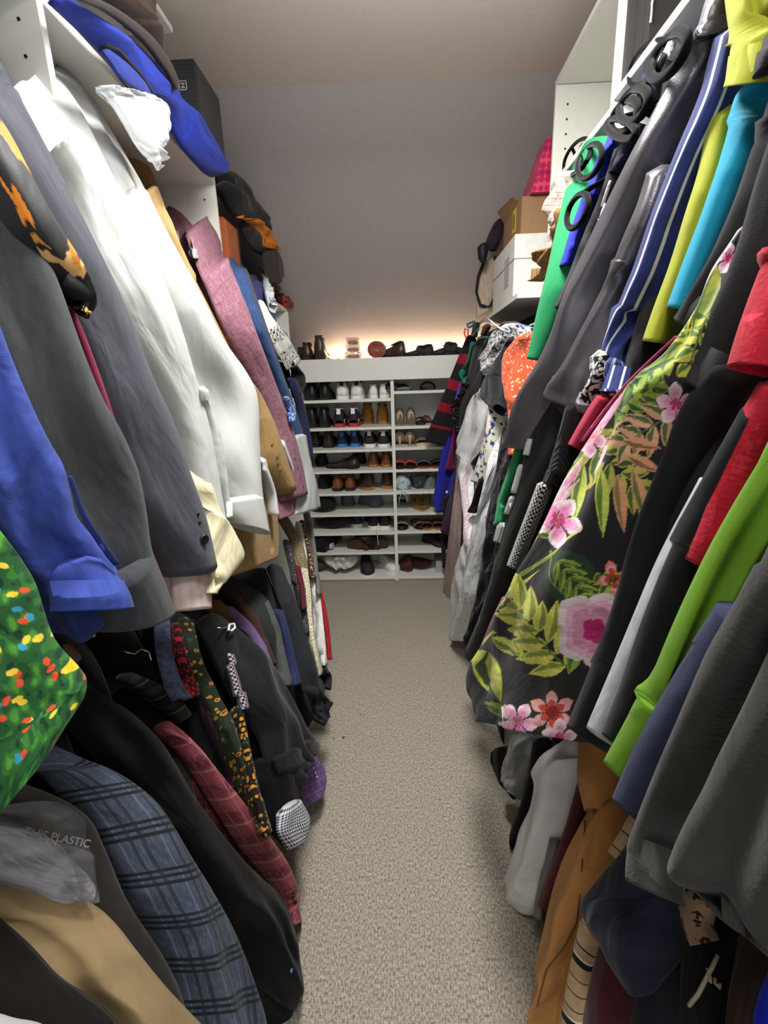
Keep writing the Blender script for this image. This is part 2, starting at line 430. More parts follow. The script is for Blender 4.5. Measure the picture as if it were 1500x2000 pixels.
# wall behind the photographer with an open doorway
quadbox('wall_back', (XL, YB-.08, -.05), (-.45, YB, ZC+.1), wall_m)
quadbox('wall_back', (.45, YB-.08, -.05), (XR, YB, ZC+.1), wall_m)
quadbox('wall_back', (-.45, YB-.08, 2.05), (.45, YB, ZC+.1), wall_m)
# overhead lamps out of frame; the farther one is added to brighten that end
def ceiling_lamp(x, y, watts, r, label, down):
    root = thing('ceiling_lamp', label, 'lamp', (x, y, ZC-.06))
    bm = bmesh.new(); bmesh.ops.create_cone(bm, cap_ends=True, segments=40, radius1=r, radius2=r*1.06, depth=.05)
    bmesh.ops.translate(bm, verts=bm.verts, vec=(x, y, ZC-.03)); bmobj('lamp_base', bm, white_m, root)
    bm = bmesh.new(); bmesh.ops.create_uvsphere(bm, u_segments=32, v_segments=12, radius=r*.92)
    bmesh.ops.delete(bm, geom=[v for v in bm.verts if v.co.z > .001], context='VERTS')
    for v in bm.verts: v.co.z *= .3
    bmesh.ops.translate(bm, verts=bm.verts, vec=(x, y, ZC-.055)); bmobj('diffuser', bm, plain('lamp_glass', '#FFF6EA', .4, emit=4), root, True)
    ld = bpy.data.lights.new('lamp_light', 'POINT'); ld.shadow_soft_size = .16; ld.energy = watts; ld.color = (1.0, .975, .94)
    lo = bpy.data.objects.new('lamp_light', ld); C.objects.link(lo); lo.location = (x, y, ZC-.36)
    ld = bpy.data.lights.new('lamp_light', 'AREA'); ld.shape = 'DISK'; ld.size = r*2.2; ld.energy = down; ld.color = (1.0, .985, .96)
    lo = bpy.data.objects.new('lamp_light', ld); C.objects.link(lo); lo.location = (x, y, ZC-.16)
ceiling_lamp(0.05, 1.25, ADDED_LAMP_W, .19, 'round white ceiling lamp over the aisle, nearer the shoe shelves', ADDED_DOWN_W)
ceiling_lamp(0.0, .05, LAMP2_W, .19, 'round white ceiling lamp nearest the doorway', DOWN2_W)

# ================================================================== shoe cabinet at the end
SY = 3.174; ST = .018; SX0, SX1, SXM0, SXM1 = -.66, .60, -.062, -.040
cab = thing('shoe_cabinet', 'white built-in shoe shelving at the end of the aisle, two bays of narrow shelves', 'shoe shelves', (-.03, SY+.17, 0))
def cabbox(name, lo, hi, bev=.0015): return box(name, lo, hi, white_m, cab, bev)
cabbox('side_panel', (SX0-.02, SY, 0), (SX0, YF-.01, 1.54)); cabbox('side_panel', (SX1, SY, 0), (SX1+.02, YF-.01, 1.54))
cabbox('divider', (SXM0, SY, 0), (SXM1, YF-.01, 1.44))
cabbox('back_panel', (SX0, YF-.02, 0), (SX1, YF-.012, 1.53), 0)
cabbox('fascia', (SX0-.02, SY-.018, 1.408), (SX1+.02, SY, 1.548)); cabbox('top_board', (SX0-.02, SY, 1.53), (SX1+.02, YF-.03, 1.548))
LZ = [1.292, 1.109, .962, .817, .661, .510, .371, .225, .033]; RZ = [1.335, 1.108, .967, .817, .662, .510, .375, .228, .033]
for z in LZ: cabbox('shelf', (SX0, SY, z-ST), (SXM0, YF-.022, z))
for z in RZ: cabbox('shelf', (SXM1, SY, z-ST), (SX1, YF-.022, z))
cabbox('toe_kick', (SX0, SY+.012, 0), (SX1, SY+.03, .012))
# a warm string of lights tucked behind the shoes on the cabinet top
sl_ = thing('string_light', 'warm glowing light strip lying behind the shoes on the shoe cabinet top', 'string light', (-.1, 3.44, 1.552))
P = [(-.60+.05*i, 3.43+.012*math.sin(i*1.7), 1.556+.004*math.sin(i*2.3)) for i in range(27)]
pipe('cord', P, .003, plain('cord_white', '#D8D0C0', .5), sl_, 6)
wm = plain('warm_bulb', '#FFDDB8', .4, emit=GLOW*12)
for i in range(1, 27, 1):
    bm = bmesh.new(); bmesh.ops.create_icosphere(bm, subdivisions=2, radius=.0085)
    bmesh.ops.translate(bm, verts=bm.verts, vec=(P[i][0], P[i][1], P[i][2]+.008)); bmobj('bulb', bm, wm, sl_, True)

# ================================================================== hanging cabinets
def holes(parent, x, y, zs, axis='y', r=.0035):
    bm = bmesh.new()
    for z in zs:
        for xx in x:
            q = bmesh.ops.create_cone(bm, cap_ends=True, segments=12, radius1=r, radius2=r, depth=.002)['verts']
            bmesh.ops.rotate(bm, verts=q, cent=(0, 0, 0), matrix=Matrix.Rotation(PI/2, 3, 'X')); bmesh.ops.translate(bm, verts=q, vec=(xx, y, z))
    o = bmobj('peg_holes', bm, dark_m, parent); tag(o, 'row of small dark shelf-peg holes', kind='stuff')
lc = thing('hanging_cabinet', 'white shelving carcass above the hung clothes along the left wall', 'cabinet', (-.93, 1.7, 0))
def lb(n, lo, hi): return box(n, lo, hi, white_m, lc, .0015)
LXF = -.735
lb('side_panel', (XL+.01, 1.20, 0), (LXF, 1.22, 2.545)); lb('side_panel', (XL+.01, 2.17, 0), (LXF, 2.19, 2.30)); lb('side_panel', (XL+.01, .05, 0), (LXF, .07, 2.545))
lb('top_board', (XL+.01, .07, 2.545), (LXF, 1.93, 2.563))
lb('high_shelf', (XL+.01, 1.22, 2.186), (LXF, 2.17, 2.206)); lb('high_shelf', (XL+.01, .07, 2.186), (LXF, 1.20, 2.206))
lb('back_panel', (XL+.001, .05, .0), (XL+.01, 3.15, 1.5))
lb('low_shelf', (XL+.01, 2.19, 1.84), (-.70, 3.18, 1.86)); lb('low_shelf', (XL+.01, 2.80, 1.70), (-.70, 3.16, 1.715)); lb('end_panel', (XL+.01, 3.145, 0), (-.69, 3.163, 1.84))
holes(lc, [LXF-.045, LXF-.30], 1.1985, [1.70+.064*k for k in range(13)])
holes(lc, [LXF-.045, LXF-.30], 2.1685, [1.75+.064*k for k in range(7)])
rc = thing('hanging_cabinet', 'white shelving carcass with an open cubby above the hung clothes along the right wall', 'cabinet', (.8, 1.7, 0))
def rb(n, lo, hi): return box(n, lo, hi, white_m, rc, .0015)
RXF = .61
rb('side_panel', (RXF, 2.145, 0), (XR-.01, 2.163, 2.445)); rb('side_panel', (RXF, 1.59, 0), (XR-.01, 1.608, 2.56)); rb('side_panel', (RXF, .05, 0), (XR-.01, .07, 2.56))
rb('top_board', (RXF, 1.608, 2.447), (XR-.01, 2.163, 2.465)); rb('top_board', (RXF, .05, 2.562), (XR-.01, 1.608, 2.580))
rb('high_shelf', (RXF, 1.608, 2.100), (XR-.01, 2.145, 2.120)); rb('high_shelf', (RXF, .07, 2.128), (XR-.01, 1.59, 2.148))
rb('low_shelf', (.50, 2.163, 1.715), (XR-.01, 3.17, 1.737)); rb('back_panel', (XR-.01, .05, 0), (XR-.001, 3.15, 1.6))
rb('cleat', (XR-.04, .08, 2.02), (XR-.01, 1.59, 2.126))
holes(rc, [RXF+.045], 2.1438, [1.95+.032*k*1.5 for k in range(10)])
chrome = plain('chrome', '#C8C8C8', .2, metal=1)
for sx, sx2, yy in ((-.93, 'left', (.06, 3.14)), (.80, 'right', (.06, 3.14))):
    for z, hh in ((1.98 if sx < 0 else 1.99, 'upper'), (1.03, 'lower')):
        if hh == 'upper': segs = ((yy[0]+.01, 1.195 if sx < 0 else 1.585), (1.225 if sx < 0 else 1.61, 2.165 if sx < 0 else 2.14), (2.195, 3.14))
        else: segs = ((.08, 3.14),)
        for k, (a, b) in enumerate(segs):
            zz = z if k < 2 else (1.79 if sx < 0 else 1.67)
            r_ = thing('clothes_rod', f'{hh} chrome clothes rod on the {sx2} side, '+(['section nearest the doorway', 'middle section', 'section nearest the shoe shelves'][k] if hh == 'upper' else 'behind the short hung clothes'), 'rod', (sx, (a+b)/2, zz))
            pipe('rod', [(sx, a+.005, zz), (sx, b-.005, zz)], .012, chrome, r_, 14)
            for y in (a, b-.008): 
                box('rod_socket', (sx-.02, y, zz-.02), (sx+.02, y+.008, zz+.02), chrome, r_)

# ================================================================== shoes
def S_(name, col, rough=.45, spec=.5, **k): return plain('shoe_'+name, col, rough, spec=spec, bump=(300, .15, .001), vary=.1, **k)
blk = S_('black', '#1B1A1C', .32); blk2 = S_('black_matte', '#19191B', .7); wht = S_('white', '#E6E6E2', .5); sol = S_('sole_dark', '#121110', .7)
solw = S_('sole_white', '#E8E6DF', .6); tanb = S_('tan_suede', '#A97A35', .85, .2); gum = S_('gum', '#9C6F38', .6); brn = S_('brown', '#3C2A20', .35); cog = S_('cognac', '#7A4420', .28)
red = S_('red', '#B4262B', .5); blu = S_('blue', '#2B79C8', .5); bei = S_('beige', '#BDA889', .35); beil = S_('beige_light', '#D3C3A5', .6); taupe = S_('taupe', '#7C6C5C', .35)
lining = S_('lining', '#0C0B0B', .9); gold = plain('gold_leather', '#A88350', .3, metal=.45); slate = S_('slate', '#46505E', .6); wine = S_('wine', '#4E1F25', .6); dkb = S_('dark_brown', '#2A1D18', .5)
WID = ([0, .08, .2, .35, .5, .68, .8, .92, 1], [.5, .76, .84, .76, .80, 1, .96, .68, .22])
def outline(L, W, n=26, pointed=0, sx=1.0):
    pts = []
    for k in range(n+1):
        t = (1-math.cos(PI*k/n))/2; wv_ = np.interp(t, *WID)
        if pointed and t > .6: wv_ *= 1-pointed*(t-.6)/.4*.8
        pts.append((wv_*W/2, t*L))
    return [(x, y) for x, y in pts]+[(-x, y) for x, y in pts[::-1]]
def shoe(label, kind, px, mats, z, rz=0, L=.27, W=.098, H=.10, group=None, side=1, tab=None, cat='shoe', Y=None, name=None, lift=0):
    """one shoe standing on the surface z where pixel px meets it; heel towards the aisle when rz = 0"""
    if Y is None:
        P = on(px, 'z', z); 
        if not (SY+.004 < P[1] < YF): P = on(px, 'y', min(max(P[1], SY+.012), YF-.3)); P[2] = z
    else: P = on(px, 'y', Y); P[2] = z
    P[2] += lift
    W *= 1.08; H *= 1.04
    root = thing(name or {'pump': 'pump', 'sandal': 'sandal', 'slide': 'slide', 'boot': 'ankle_boot', 'slipper': 'slipper'}.get(kind, 'sneaker' if kind == 'sneaker' else 'dress_shoe'), label, cat, P, rz, group)
    up, so, ac = mats
    I = Matrix.Identity(4)
    def add(nm, v, f, m, smooth=True, par=root):
        o = link(nm, v, f, m, par, smooth); o.matrix_parent_inverse = I; return o
    heel = {'dress': .022, 'boot': .024, 'sneaker': .026, 'pump': .075, 'sandal': .016, 'slide': .018, 'slipper': .014}[kind]
    pt = .9 if kind == 'pump' else 0
    # sole
    ol = outline(L, W, 22, pt); n = len(ol); top = []; bot = []
    for x, y in ol:
        t = y/L
        if kind == 'pump': zt = heel*max(0, 1-t/.62)**1.3+.008; zb = zt-.006
        elif kind in ('dress', 'boot'): zt = .010+heel*.5*max(0, 1-t/.5); zb = 0 if t < .28 or t > .5 else .006
        else: zt = heel*(1-.25*t); zb = 0
        top.append((x, y, zt)); bot.append((x*.96, y, zb))
    v = top+bot; f = [(i, (i+1) % n, (i+1) % n+n, i+n) for i in range(n)]+[tuple(range(n))[::-1], tuple(range(n, 2*n))]
    add('sole', v, f, so, False)
    if kind == 'pump':
        v, f = loft(np.array([[(math.cos(a)*r, .016+math.sin(a)*r*1.1, zz) for a in np.linspace(0, 2*PI, 12, endpoint=False)] for zz, r in ((heel+.004, .022), (heel*.6, .011), (0, .006))]))
        add('heel', v, f, up)
    if kind in ('dress', 'boot', 'sneaker', 'pump', 'slipper'):
        T = np.array([0, .02, .06, .12, .2, .3, .42, .52, .62, .72, .82, .9, .96, 1.0])
        if kind == 'boot': hh = [.72, .95, 1, 1, .98, .92, .72, .52, .44, .38, .33, .27, .18, .06]
        elif kind == 'sneaker': hh = [.6, .85, .97, 1, .93, .86, .84, .76, .66, .56, .5, .44, .32, .1]
        elif kind == 'pump': hh = [.6, .9, 1, .95, .8, .6, .45, .36, .34, .36, .34, .26, .16, .05]
        elif kind == 'slipper': hh = [.5, .8, .95, 1, .97, .95, .95, .95, .9, .85, .75, .6, .4, .1]
        else: hh = [.6, .85, .97, 1, .95, .84, .76, .68, .58, .48, .42, .36, .25, .06]
        R = []
        for t, h in zip(T, hh):
            wv_ = np.interp(t, *WID)*W/2*.98
            if pt and t > .6: wv_ *= 1-pt*(t-.6)/.4*.8
            b = heel*max(0, 1-t/.62)**1.3+.006 if kind == 'pump' else (.012+heel*.5*max(0, 1-t/.5) if kind in ('dress', 'boot') else heel*(1-.25*t)-.002)
            a = np.linspace(0, PI, 17); p = 1.35 if kind in ('boot', 'sneaker') and t < .45 else 1.0
            xs = wv_*np.sign(np.cos(a))*np.abs(np.cos(a))**.75*(1-.22*np.sin(a)*(t < .45)); zz = b+max(H*h, .008)*np.sin(a)**(.7/p)
            R.append(np.stack([xs, np.full(17, t*L), zz], 1))
        v, f = loft(np.array(R)); add('upper', v, f, up)
        # collar and dark inside
        o0, o1 = (.05, .46) if kind != 'pump' else (.05, .66)
        hm = H*(1.0 if kind != 'boot' else 1.0); b = heel if kind != 'pump' else heel*.8
        ring = []
        for a in np.linspace(0, 2*PI, 22, endpoint=False):
            t = (o0+o1)/2+(o1-o0)/2*math.sin(a); h = np.interp(t, T, hh)
            bb = heel*max(0, 1-t/.62)**1.3+.006 if kind == 'pump' else b
            ring.append((W/2*.56*math.cos(a), t*L, bb+H*h-.004))
        if kind != 'slipper' or True:
            v = np.array([ring, [(x*.9, y, z_+.005) for x, y, z_ in ring], [(x*.3, y*.4+.25*L*.6, z_-.0) for x, y, z_ in ring]]); v, f = loft(v); add('lining', v, f, ac if kind == 'pump' else lining)
            pr = np.array(ring+ring[:1]); 
            o = pipe('collar', pr[:-1]+[0, 0, .003], .0045, ac if kind in ('sneaker', 'slipper') else up, root, 8, closed=True, world=False)
        if kind == 'sneaker':
            tz = heel+H*.62; v = [(-.014, -.003, tz), (.014, -.003, tz), (.012, .002, heel+H*.98), (-.012, .002, heel+H*.98), (-.014, .006, tz), (.014, .006, tz), (.012, .014, heel+H), (-.012, .014, heel+H)]
            add('heel_tab', v, [(0, 1, 2, 3), (4, 7, 6, 5), (0, 4, 5, 1), (2, 6, 7, 3), (1, 5, 6, 2), (0, 3, 7, 4)], ac, False)
            lv = []; 
            for k in range(4):
                t = .5+.06*k; h = np.interp(t, T, hh); 
                pipe('lace', [(-W*.2, t*L, heel+H*h*.93), (0, t*L, heel+H*h+.003), (W*.2, t*L, heel+H*h*.93)], .0028, ac if ac is not blk2 else wht, root, 6, world=False)
        elif kind in ('dress', 'boot'):
            bx = [(x, y) for x, y in outline(L, W, 22) if y < .26*L]; nn = len(bx)
            v = [(x*1.0, y, heel*.95) for x, y in bx]+[(x*.97, y+.002, 0) for x, y in bx]
            add('heel', v, [(i, (i+1) % nn, (i+1) % nn+nn, i+nn) for i in range(nn)]+[tuple(range(nn))[::-1], tuple(range(nn, 2*nn))], so, False)
    else:
        for t, ww, hgt in (((.55, .045, .036), (.74, .040, .030)) if kind == 'sandal' else ((.66, .095, .045),)):
            a = np.linspace(0, PI, 15); wv_ = np.interp(t, *WID)*W/2
            R = []
            for dy in np.linspace(-ww/2, ww/2, 6):
                c = 1-.25*abs(dy)/(ww/2)
                R.append(np.stack([wv_*1.02*np.cos(a), np.full(15, t*L+dy), heel*.8+hgt*c*np.sin(a)], 1))
            R = np.array(R); In = R.copy(); In[:, :, 2] -= .004; In[:, :, 0] *= .95
            V = np.concatenate([R, In[::-1]], 0); m, k_ = V.shape[:2]; fs = []
            for i in range(m):
                for j in range(k_-1):
                    a_ = i*k_+j; b_ = ((i+1) % m)*k_+j; fs.append((a_, a_+1, b_+1, b_))
            add('strap', V.reshape(-1, 3), fs, up)
        v = [(x*.9, y*.97+.004, heel*(1-.25*y/L)+.001) for x, y in ol]; add('insole', v+[(x, y, z_+.002) for x, y, z_ in v], [tuple(range(n, 2*n))]+[(i, (i+1) % n, (i+1) % n+n, i+n) for i in range(n)], ac)
    if rz: root.rotation_euler = (0, 0, rz)
    return root
def rolled(root, ax, deg): root.rotation_euler = (math.radians(deg) if ax == 'x' else root.rotation_euler[0], math.radians(deg) if ax == 'y' else root.rotation_euler[1], root.rotation_euler[2])
z = LZ
sh = 'on the left bay\'s %s shelf'
R_ = ['top', 'second', 'third', 'fourth', 'fifth', 'sixth', 'seventh', 'eighth', 'lowest']
# row 1
shoe('glossy black dress shoe at the left end of the top shelf', 'dress', (607, 777), (blk, sol, blk), z[0], H=.105, group='black dress shoes on the top shelf')
shoe('glossy black dress shoe on the top shelf, right one, nearest the white sneakers', 'dress', (633, 777), (blk, sol, blk), z[0], H=.105, group='black dress shoes on the top shelf')
shoe('large white sneaker with black collar on the top shelf, left one of the pair', 'sneaker', (668, 776), (wht, solw, blk2), z[0], H=.095, W=.104, group='white sneakers on the top shelf')
shoe('large white sneaker with black collar on the top shelf, right one of the pair', 'sneaker', (697, 776), (wht, solw, blk2), z[0], H=.095, W=.104, group='white sneakers on the top shelf')
shoe('small plain white canvas shoe on the top shelf, its heel to the aisle', 'sneaker', (730, 774), (wht, solw, wht), z[0], rz=.1, L=.22, W=.072, H=.062, group='small white shoes')
shoe('small plain white canvas shoe turned sideways by the divider on the top shelf', 'sneaker', (748, 774), (wht, solw, wht), z[0], rz=-.25, L=.22, W=.076, H=.065, group='small white shoes')
# row 2
shoe('black glossy boot at the left end of the second shelf, left one of the pair', 'boot', (608, 826), (blk, sol, blk), z[1], H=.105, W=.088)
shoe('black glossy boot beside the red-soled sneakers on the second shelf', 'boot', (632, 826), (blk, sol, blk), z[1], H=.105, W=.09)
for k, (x, nm) in enumerate(((662, 'left one'), (690, 'right one'))):
    s_ = shoe(f'black high sneaker with white and red sole on the second shelf, {nm}', 'sneaker', (x, 826), (blk2, red, wht), z[1], H=.095, W=.094, group='red-soled sneakers')
    bmx = [(xx*1.03, yy, zz) for xx, yy in outline(.27, .094, 22) for zz in (.024,)]; nn = len(bmx)
    v = [(a, b, .018+(.012 if b < .03 else 0)) for a, b, c in bmx]+[(a*.99, b, .044-.008*math.cos(a*70)) for a, b, c in bmx]
    o = link('white_midsole', v, [(i, (i+1) % nn, (i+1) % nn+nn, i+nn) for i in range(nn)]+[tuple(range(nn))[::-1], tuple(range(nn, 2*nn))], wht, s_, False); o.matrix_parent_inverse = Matrix.Identity(4)
shoe('tan suede work boot on the second shelf, left one of the pair', 'boot', (718, 828), (tanb, gum, brn), z[1], H=.112, W=.1, group='tan work boots')
shoe('tan suede work boot next to the divider on the second shelf', 'boot', (747, 828), (tanb, gum, brn), z[1], H=.112, W=.1, group='tan work boots')
# row 3
shoe('dark brown leather shoe at the left end of the third shelf', 'dress', (615, 874), (brn, sol, brn), z[2], H=.095)
shoe('dark brown leather shoe beside the blue-soled sneakers', 'dress', (641, 875), (brn, sol, brn), z[2], H=.095)
shoe('navy sneaker with bright blue sole on the third shelf, left one of the pair', 'sneaker', (668, 874), (S_('navy', '#1C2740', .6), blu, blu), z[2], H=.08, W=.09, group='blue sneakers')
shoe('navy sneaker with bright blue sole on the third shelf, right one of the pair', 'sneaker', (693, 873), (S_('navy', '#1C2740', .6), blu, blu), z[2], H=.08, W=.09, group='blue sneakers')
shoe('black and white chunky sneaker on the third shelf, left one of the pair', 'sneaker', (722, 874), (blk2, solw, wht), z[2], H=.085, W=.1, group='black and white sneakers')
shoe('black and white chunky sneaker next to the divider on the third shelf', 'sneaker', (749, 874), (blk2, solw, wht), z[2], H=.085, W=.1, group='black and white sneakers')
# row 4
shoe('black shoe at the left end of the fourth shelf, behind the hung jackets', 'dress', (632, 911), (blk2, sol, blk), z[3], H=.075, rz=.3)
shoe('dark brown moccasin lying sideways on the fourth shelf, toe to the left', 'dress', (700, 915), (dkb, sol, brn), z[3], H=.055, rz=1.25, L=.25)
shoe('dark grey woven loafer lying behind the moccasin on the fourth shelf', 'dress', (712, 905), (S_('grey_brown', '#3B342F', .6), sol, brn), z[3], H=.07, rz=1.0, L=.24)
shoe('glossy cognac leather shoe on the fourth shelf, left one of the pair', 'dress', (729, 913), (cog, gum, brn), z[3], H=.088, W=.09, group='cognac shoes on the fourth shelf')
shoe('glossy cognac leather shoe beside the divider on the fourth shelf', 'dress', (754, 913), (cog, gum, brn), z[3], H=.088, W=.09, group='cognac shoes on the fourth shelf')
# row 5
shoe('dark shoe at the left end of the fifth shelf, in shadow', 'dress', (628, 955), (blk2, sol, blk), z[4], H=.08, rz=-.4)
shoe('cognac loafer with dark heel on the fifth shelf, left one of the pair', 'dress', (658, 960), (cog, sol, brn), z[4], H=.085, W=.094, rz=-.08, group='cognac loafers on the fifth shelf')
shoe('cognac loafer with dark heel on the fifth shelf, right one of the pair', 'dress', (683, 959), (cog, sol, brn), z[4], H=.085, W=.094, group='cognac loafers on the fifth shelf')
shoe('dark brown lace-up boot lying at an angle on the fifth shelf, left one', 'boot', (727, 957), (brn, gum, brn), z[4], H=.1, rz=.75, L=.25)
shoe('reddish brown boot beside the divider on the fifth shelf', 'boot', (752, 955), (S_('ox', '#4A2A20', .3), gum, brn), z[4], H=.1, rz=-.5, L=.24)
# row 6
shag = plain('shag', '#6E6E78', .95, bump=(260, 1.0, .006), vary=.6, scale=260)
shoe('fuzzy grey slipper on the sixth shelf, the smaller one on the left', 'slipper', (682, 989), (shag, shag, shag), z[5], H=.082, W=.11, L=.22, rz=.2, group='fuzzy grey slippers')
shoe('fuzzy grey slipper on the sixth shelf, the one beside the divider', 'slipper', (742, 990), (shag, shag, shag), z[5], H=.085, W=.12, L=.22, rz=.75, group='fuzzy grey slippers')
shoe('black shoe with white trim between the two fuzzy slippers', 'sneaker', (712, 980), (blk2, solw, blk2), z[5], H=.085)
# row 7
shoe('grey slip-on at the left end of the seventh shelf', 'slide', (610, 1022), (slate, solw, slate), z[6], H=.06)
shoe('navy sneaker with white sole on the seventh shelf', 'sneaker', (702, 1030), (S_('navy_dark', '#161A26', .7), solw, blk2), z[6], H=.075, W=.095, rz=.55, L=.24)
shoe('black boat shoe with white stitched sole on the seventh shelf, left one', 'sneaker', (733, 1034), (blk2, solw, blk2), z[6], H=.07, W=.095, rz=.25, L=.25)
shoe('black boat shoe with white stitched sole on the seventh shelf, beside the divider', 'sneaker', (752, 1034), (blk2, solw, blk2), z[6], H=.07, W=.095, rz=.05, L=.25)
shoe('olive leather shoe on the eighth shelf, behind the black shoebox', 'dress', (665, 1058), (S_('olive', '#4A4128', .5), gum, brn), z[7], H=.07, rz=1.1, L=.22)
shoe('black slip-on with pale edge on the lowest shelf', 'slipper', (715, 1117), (blk2, solw, blk), z[8], H=.085, W=.105, rz=PI+.15, Y=3.45)
shoe('white sneaker with tan trim on the lowest shelf, beside the divider', 'sneaker', (745, 1116), (wht, solw, S_('tan', '#A98B66', .6)), z[8], H=.085, W=.1, rz=PI+.5, Y=3.46)
# right bay
z = RZ
shoe('black thong sandal on the top right shelf, left of the pale ring', 'sandal', (786, 761), (blk2, sol, blk2), z[0], L=.24)
shoe('black furry slide at the right end of the top right shelf', 'slide', (838, 760), (plain('fur_black', '#141416', .95, bump=(300, 1, .008)), sol, blk2), z[0], L=.25, H=.05)
s_ = shoe('black sandal with a pale oval insole on the top right shelf', 'slide', (803, 759), (blk2, slate, solw), z[0], L=.2, W=.09, rz=1.3)
for x, nm in ((781, 'left one'), (802, 'right one')):
    shoe(f'shiny nude pointed pump with taupe toe on the second right shelf, {nm}', 'pump', (x, 827), (taupe, bei, beil), z[1], rz=PI, L=.25, W=.082, H=.03, Y=3.44, group='nude pointed pumps')
shoe('dark strappy heeled sandal behind the red one, second right shelf', 'sandal', (822, 822), (blk2, sol, dkb), z[1], L=.23, W=.08)
shoe('red strappy sandal at the right end of the second right shelf', 'sandal', (840, 826), (red, sol, taupe), z[1], L=.22, W=.08, rz=.2)
for x, nm in ((781, 'left one'), (801, 'right one')):
    shoe(f'beige heeled mule on the third right shelf, {nm}', 'pump', (x, 871), (bei, bei, beil), z[2], L=.24, W=.08, H=.022, group='beige mules')
for x, nm in ((822, 'left one'), (843, 'right one, below the hung black dress')):
    shoe(f'taupe knotted-strap sandal on the third right shelf, {nm}', 'slide', (x, 869), (taupe, beil, beil), z[2], L=.22, W=.09, rz=PI, Y=3.42)
for x, nm in ((781, 'left one'), (801, 'right one')):
    shoe(f'orange-red open-toe sandal on the fourth right shelf, {nm}', 'slide', (x, 909), (S_('coral', '#A9442C', .6), sol, dkb), z[3], L=.22, W=.088, rz=PI, Y=3.41, group='orange-red sandals')
shoe('slate blue crossed-strap slide on the fourth right shelf', 'slide', (825, 910), (slate, cog, dkb), z[3], L=.23, W=.1, rz=PI, Y=3.42)
shoe('dark brown slide at the right end of the fourth right shelf', 'slide', (851, 909), (dkb, cog, dkb), z[3], L=.23, W=.095, rz=PI, Y=3.42)
for x, nm, r in ((808, 'left one', .25), (834, 'right one', -.2)):
    shoe(f'bronze-gold pointed sandal with loose ties on the sixth right shelf, {nm}', 'pump', (x, 994), (gold, gold, taupe), z[5], rz=PI+r, L=.23, W=.085, H=.03, Y=3.43, group='bronze sandals')
shoe('turquoise slipper at the left end of the sixth right shelf', 'slide', (783, 986), (S_('turquoise', '#3C8F98', .5), S_('turquoise', '#3C8F98', .5), slate), z[5], L=.2, W=.09)
zeb = NT('zebra'); c_ = zeb.mix(zeb.math('GREATER_THAN', zeb.n('ShaderNodeTexWave', i_Vector=zeb.co('Object'), i_Scale=28.0, i_Distortion=6.0).outputs['Fac'], .5), lin('#14100E'), lin('#C9BCA4')); zeb.t.links.new(c_, zeb.b.inputs['Base Color'])
leo = NT('leopard'); c_ = leo.mix(leo.math('LESS_THAN', leo.n('ShaderNodeTexVoronoi', i_Vector=leo.co('Object'), i_Scale=75.0).outputs['Distance'], .42), lin('#8A5A2B'), lin('#1A110B')); leo.t.links.new(c_, leo.b.inputs['Base Color'])
shoe('zebra striped open-toe sandal on the seventh right shelf', 'slide', (785, 1033), (zeb.m, sol, dkb), z[6], L=.23, W=.098, rz=PI, Y=3.43)
shoe('leopard print sandal with bow on the seventh right shelf', 'slide', (811, 1031), (leo.m, sol, dkb), z[6], L=.23, W=.098, rz=PI+.2, Y=3.43)
for x, nm in ((831, 'left one'), (852, 'right one')):
    shoe(f'brown leather slide on the seventh right shelf, {nm}', 'slide', (x, 1027), (S_('saddle', '#5B3820', .4), gum, dkb), z[6], L=.22, W=.086, rz=PI, Y=3.41, group='brown slides')
for x, nm, yy in ((828, 'left one', 1061), (851, 'right one, by the hung clothes', 1058)):
    shoe(f'dark brown glossy flat on the eighth right shelf, {nm}', 'dress', (x, yy), (dkb, sol, brn), z[7], L=.23, W=.085, H=.045, rz=PI+.75, Y=3.40, group='dark flats')
s_ = shoe('wine suede ankle boot lying on the lowest right shelf', 'boot', (805, 1115), (wine, wine, dkb), z[8], L=.2, W=.085, H=.085, rz=1.1)
# on the cabinet top
T = 1.549
shoe('small dark shoe at the far left of the cabinet top', 'dress', (588, 703), (blk2, sol, blk), T, L=.2, W=.07, H=.06, Y=3.24)
shoe('dark brown leather shoe on the cabinet top, left one of the pair', 'dress', (599, 703), (brn, sol, brn), T, W=.088, H=.085, Y=3.21, L=.24)
shoe('dark brown leather shoe standing tallest on the cabinet top', 'boot', (624, 704), (brn, sol, cog), T, W=.092, H=.12, Y=3.20, L=.24)
for i, (x, y, a, L_, H_, lb_) in enumerate(((791, 700, 1.2, .20, .075, 'brown patent shoe with a turned-up toe on the cabinet top, right of the rolled scarf'), (815, 700, -.9, .19, .045, 'black low shoe beside the brown patent shoe on the cabinet top'),
        (846, 700, 1.3, .2, .05, 'black flat shoe in the middle of the dark heap on the cabinet top'), (868, 699, -1.2, .2, .06, 'black shoe under the hung clothes at the right of the cabinet top'), (893, 698, 1.2, .2, .055, 'black shoe at the far right of the cabinet top'))):
    shoe(lb_, 'dress', (x, y), ((brn if i == 0 else blk2), sol, brn), T, rz=a, L=L_, W=.08, H=H_, Y=3.27)
# ================================================================== clothes, left, upper row (near to far)
def cl(n, c, **k): return cloth(n, c, **k)
G = garment
LH, LL, RH, RL = 'left_high', 'left_low', 'right_high', 'right_low'
def near(B, dx, dy=0): return [(x-dx, y-dy, x, y) for x, y in B]
def zipst(A, B, n=14):
    a = cr([(*p, *p) for p in A], n); b = cr([(*p, *p) for p in B], n)
    return [(a[i, 0], a[i, 1], b[i, 0], b[i, 1]) for i in range(n)]
def cuff(info_root, name, st, mat, row, **k): return drape(name, st, mat, info_root, row=row, **k)

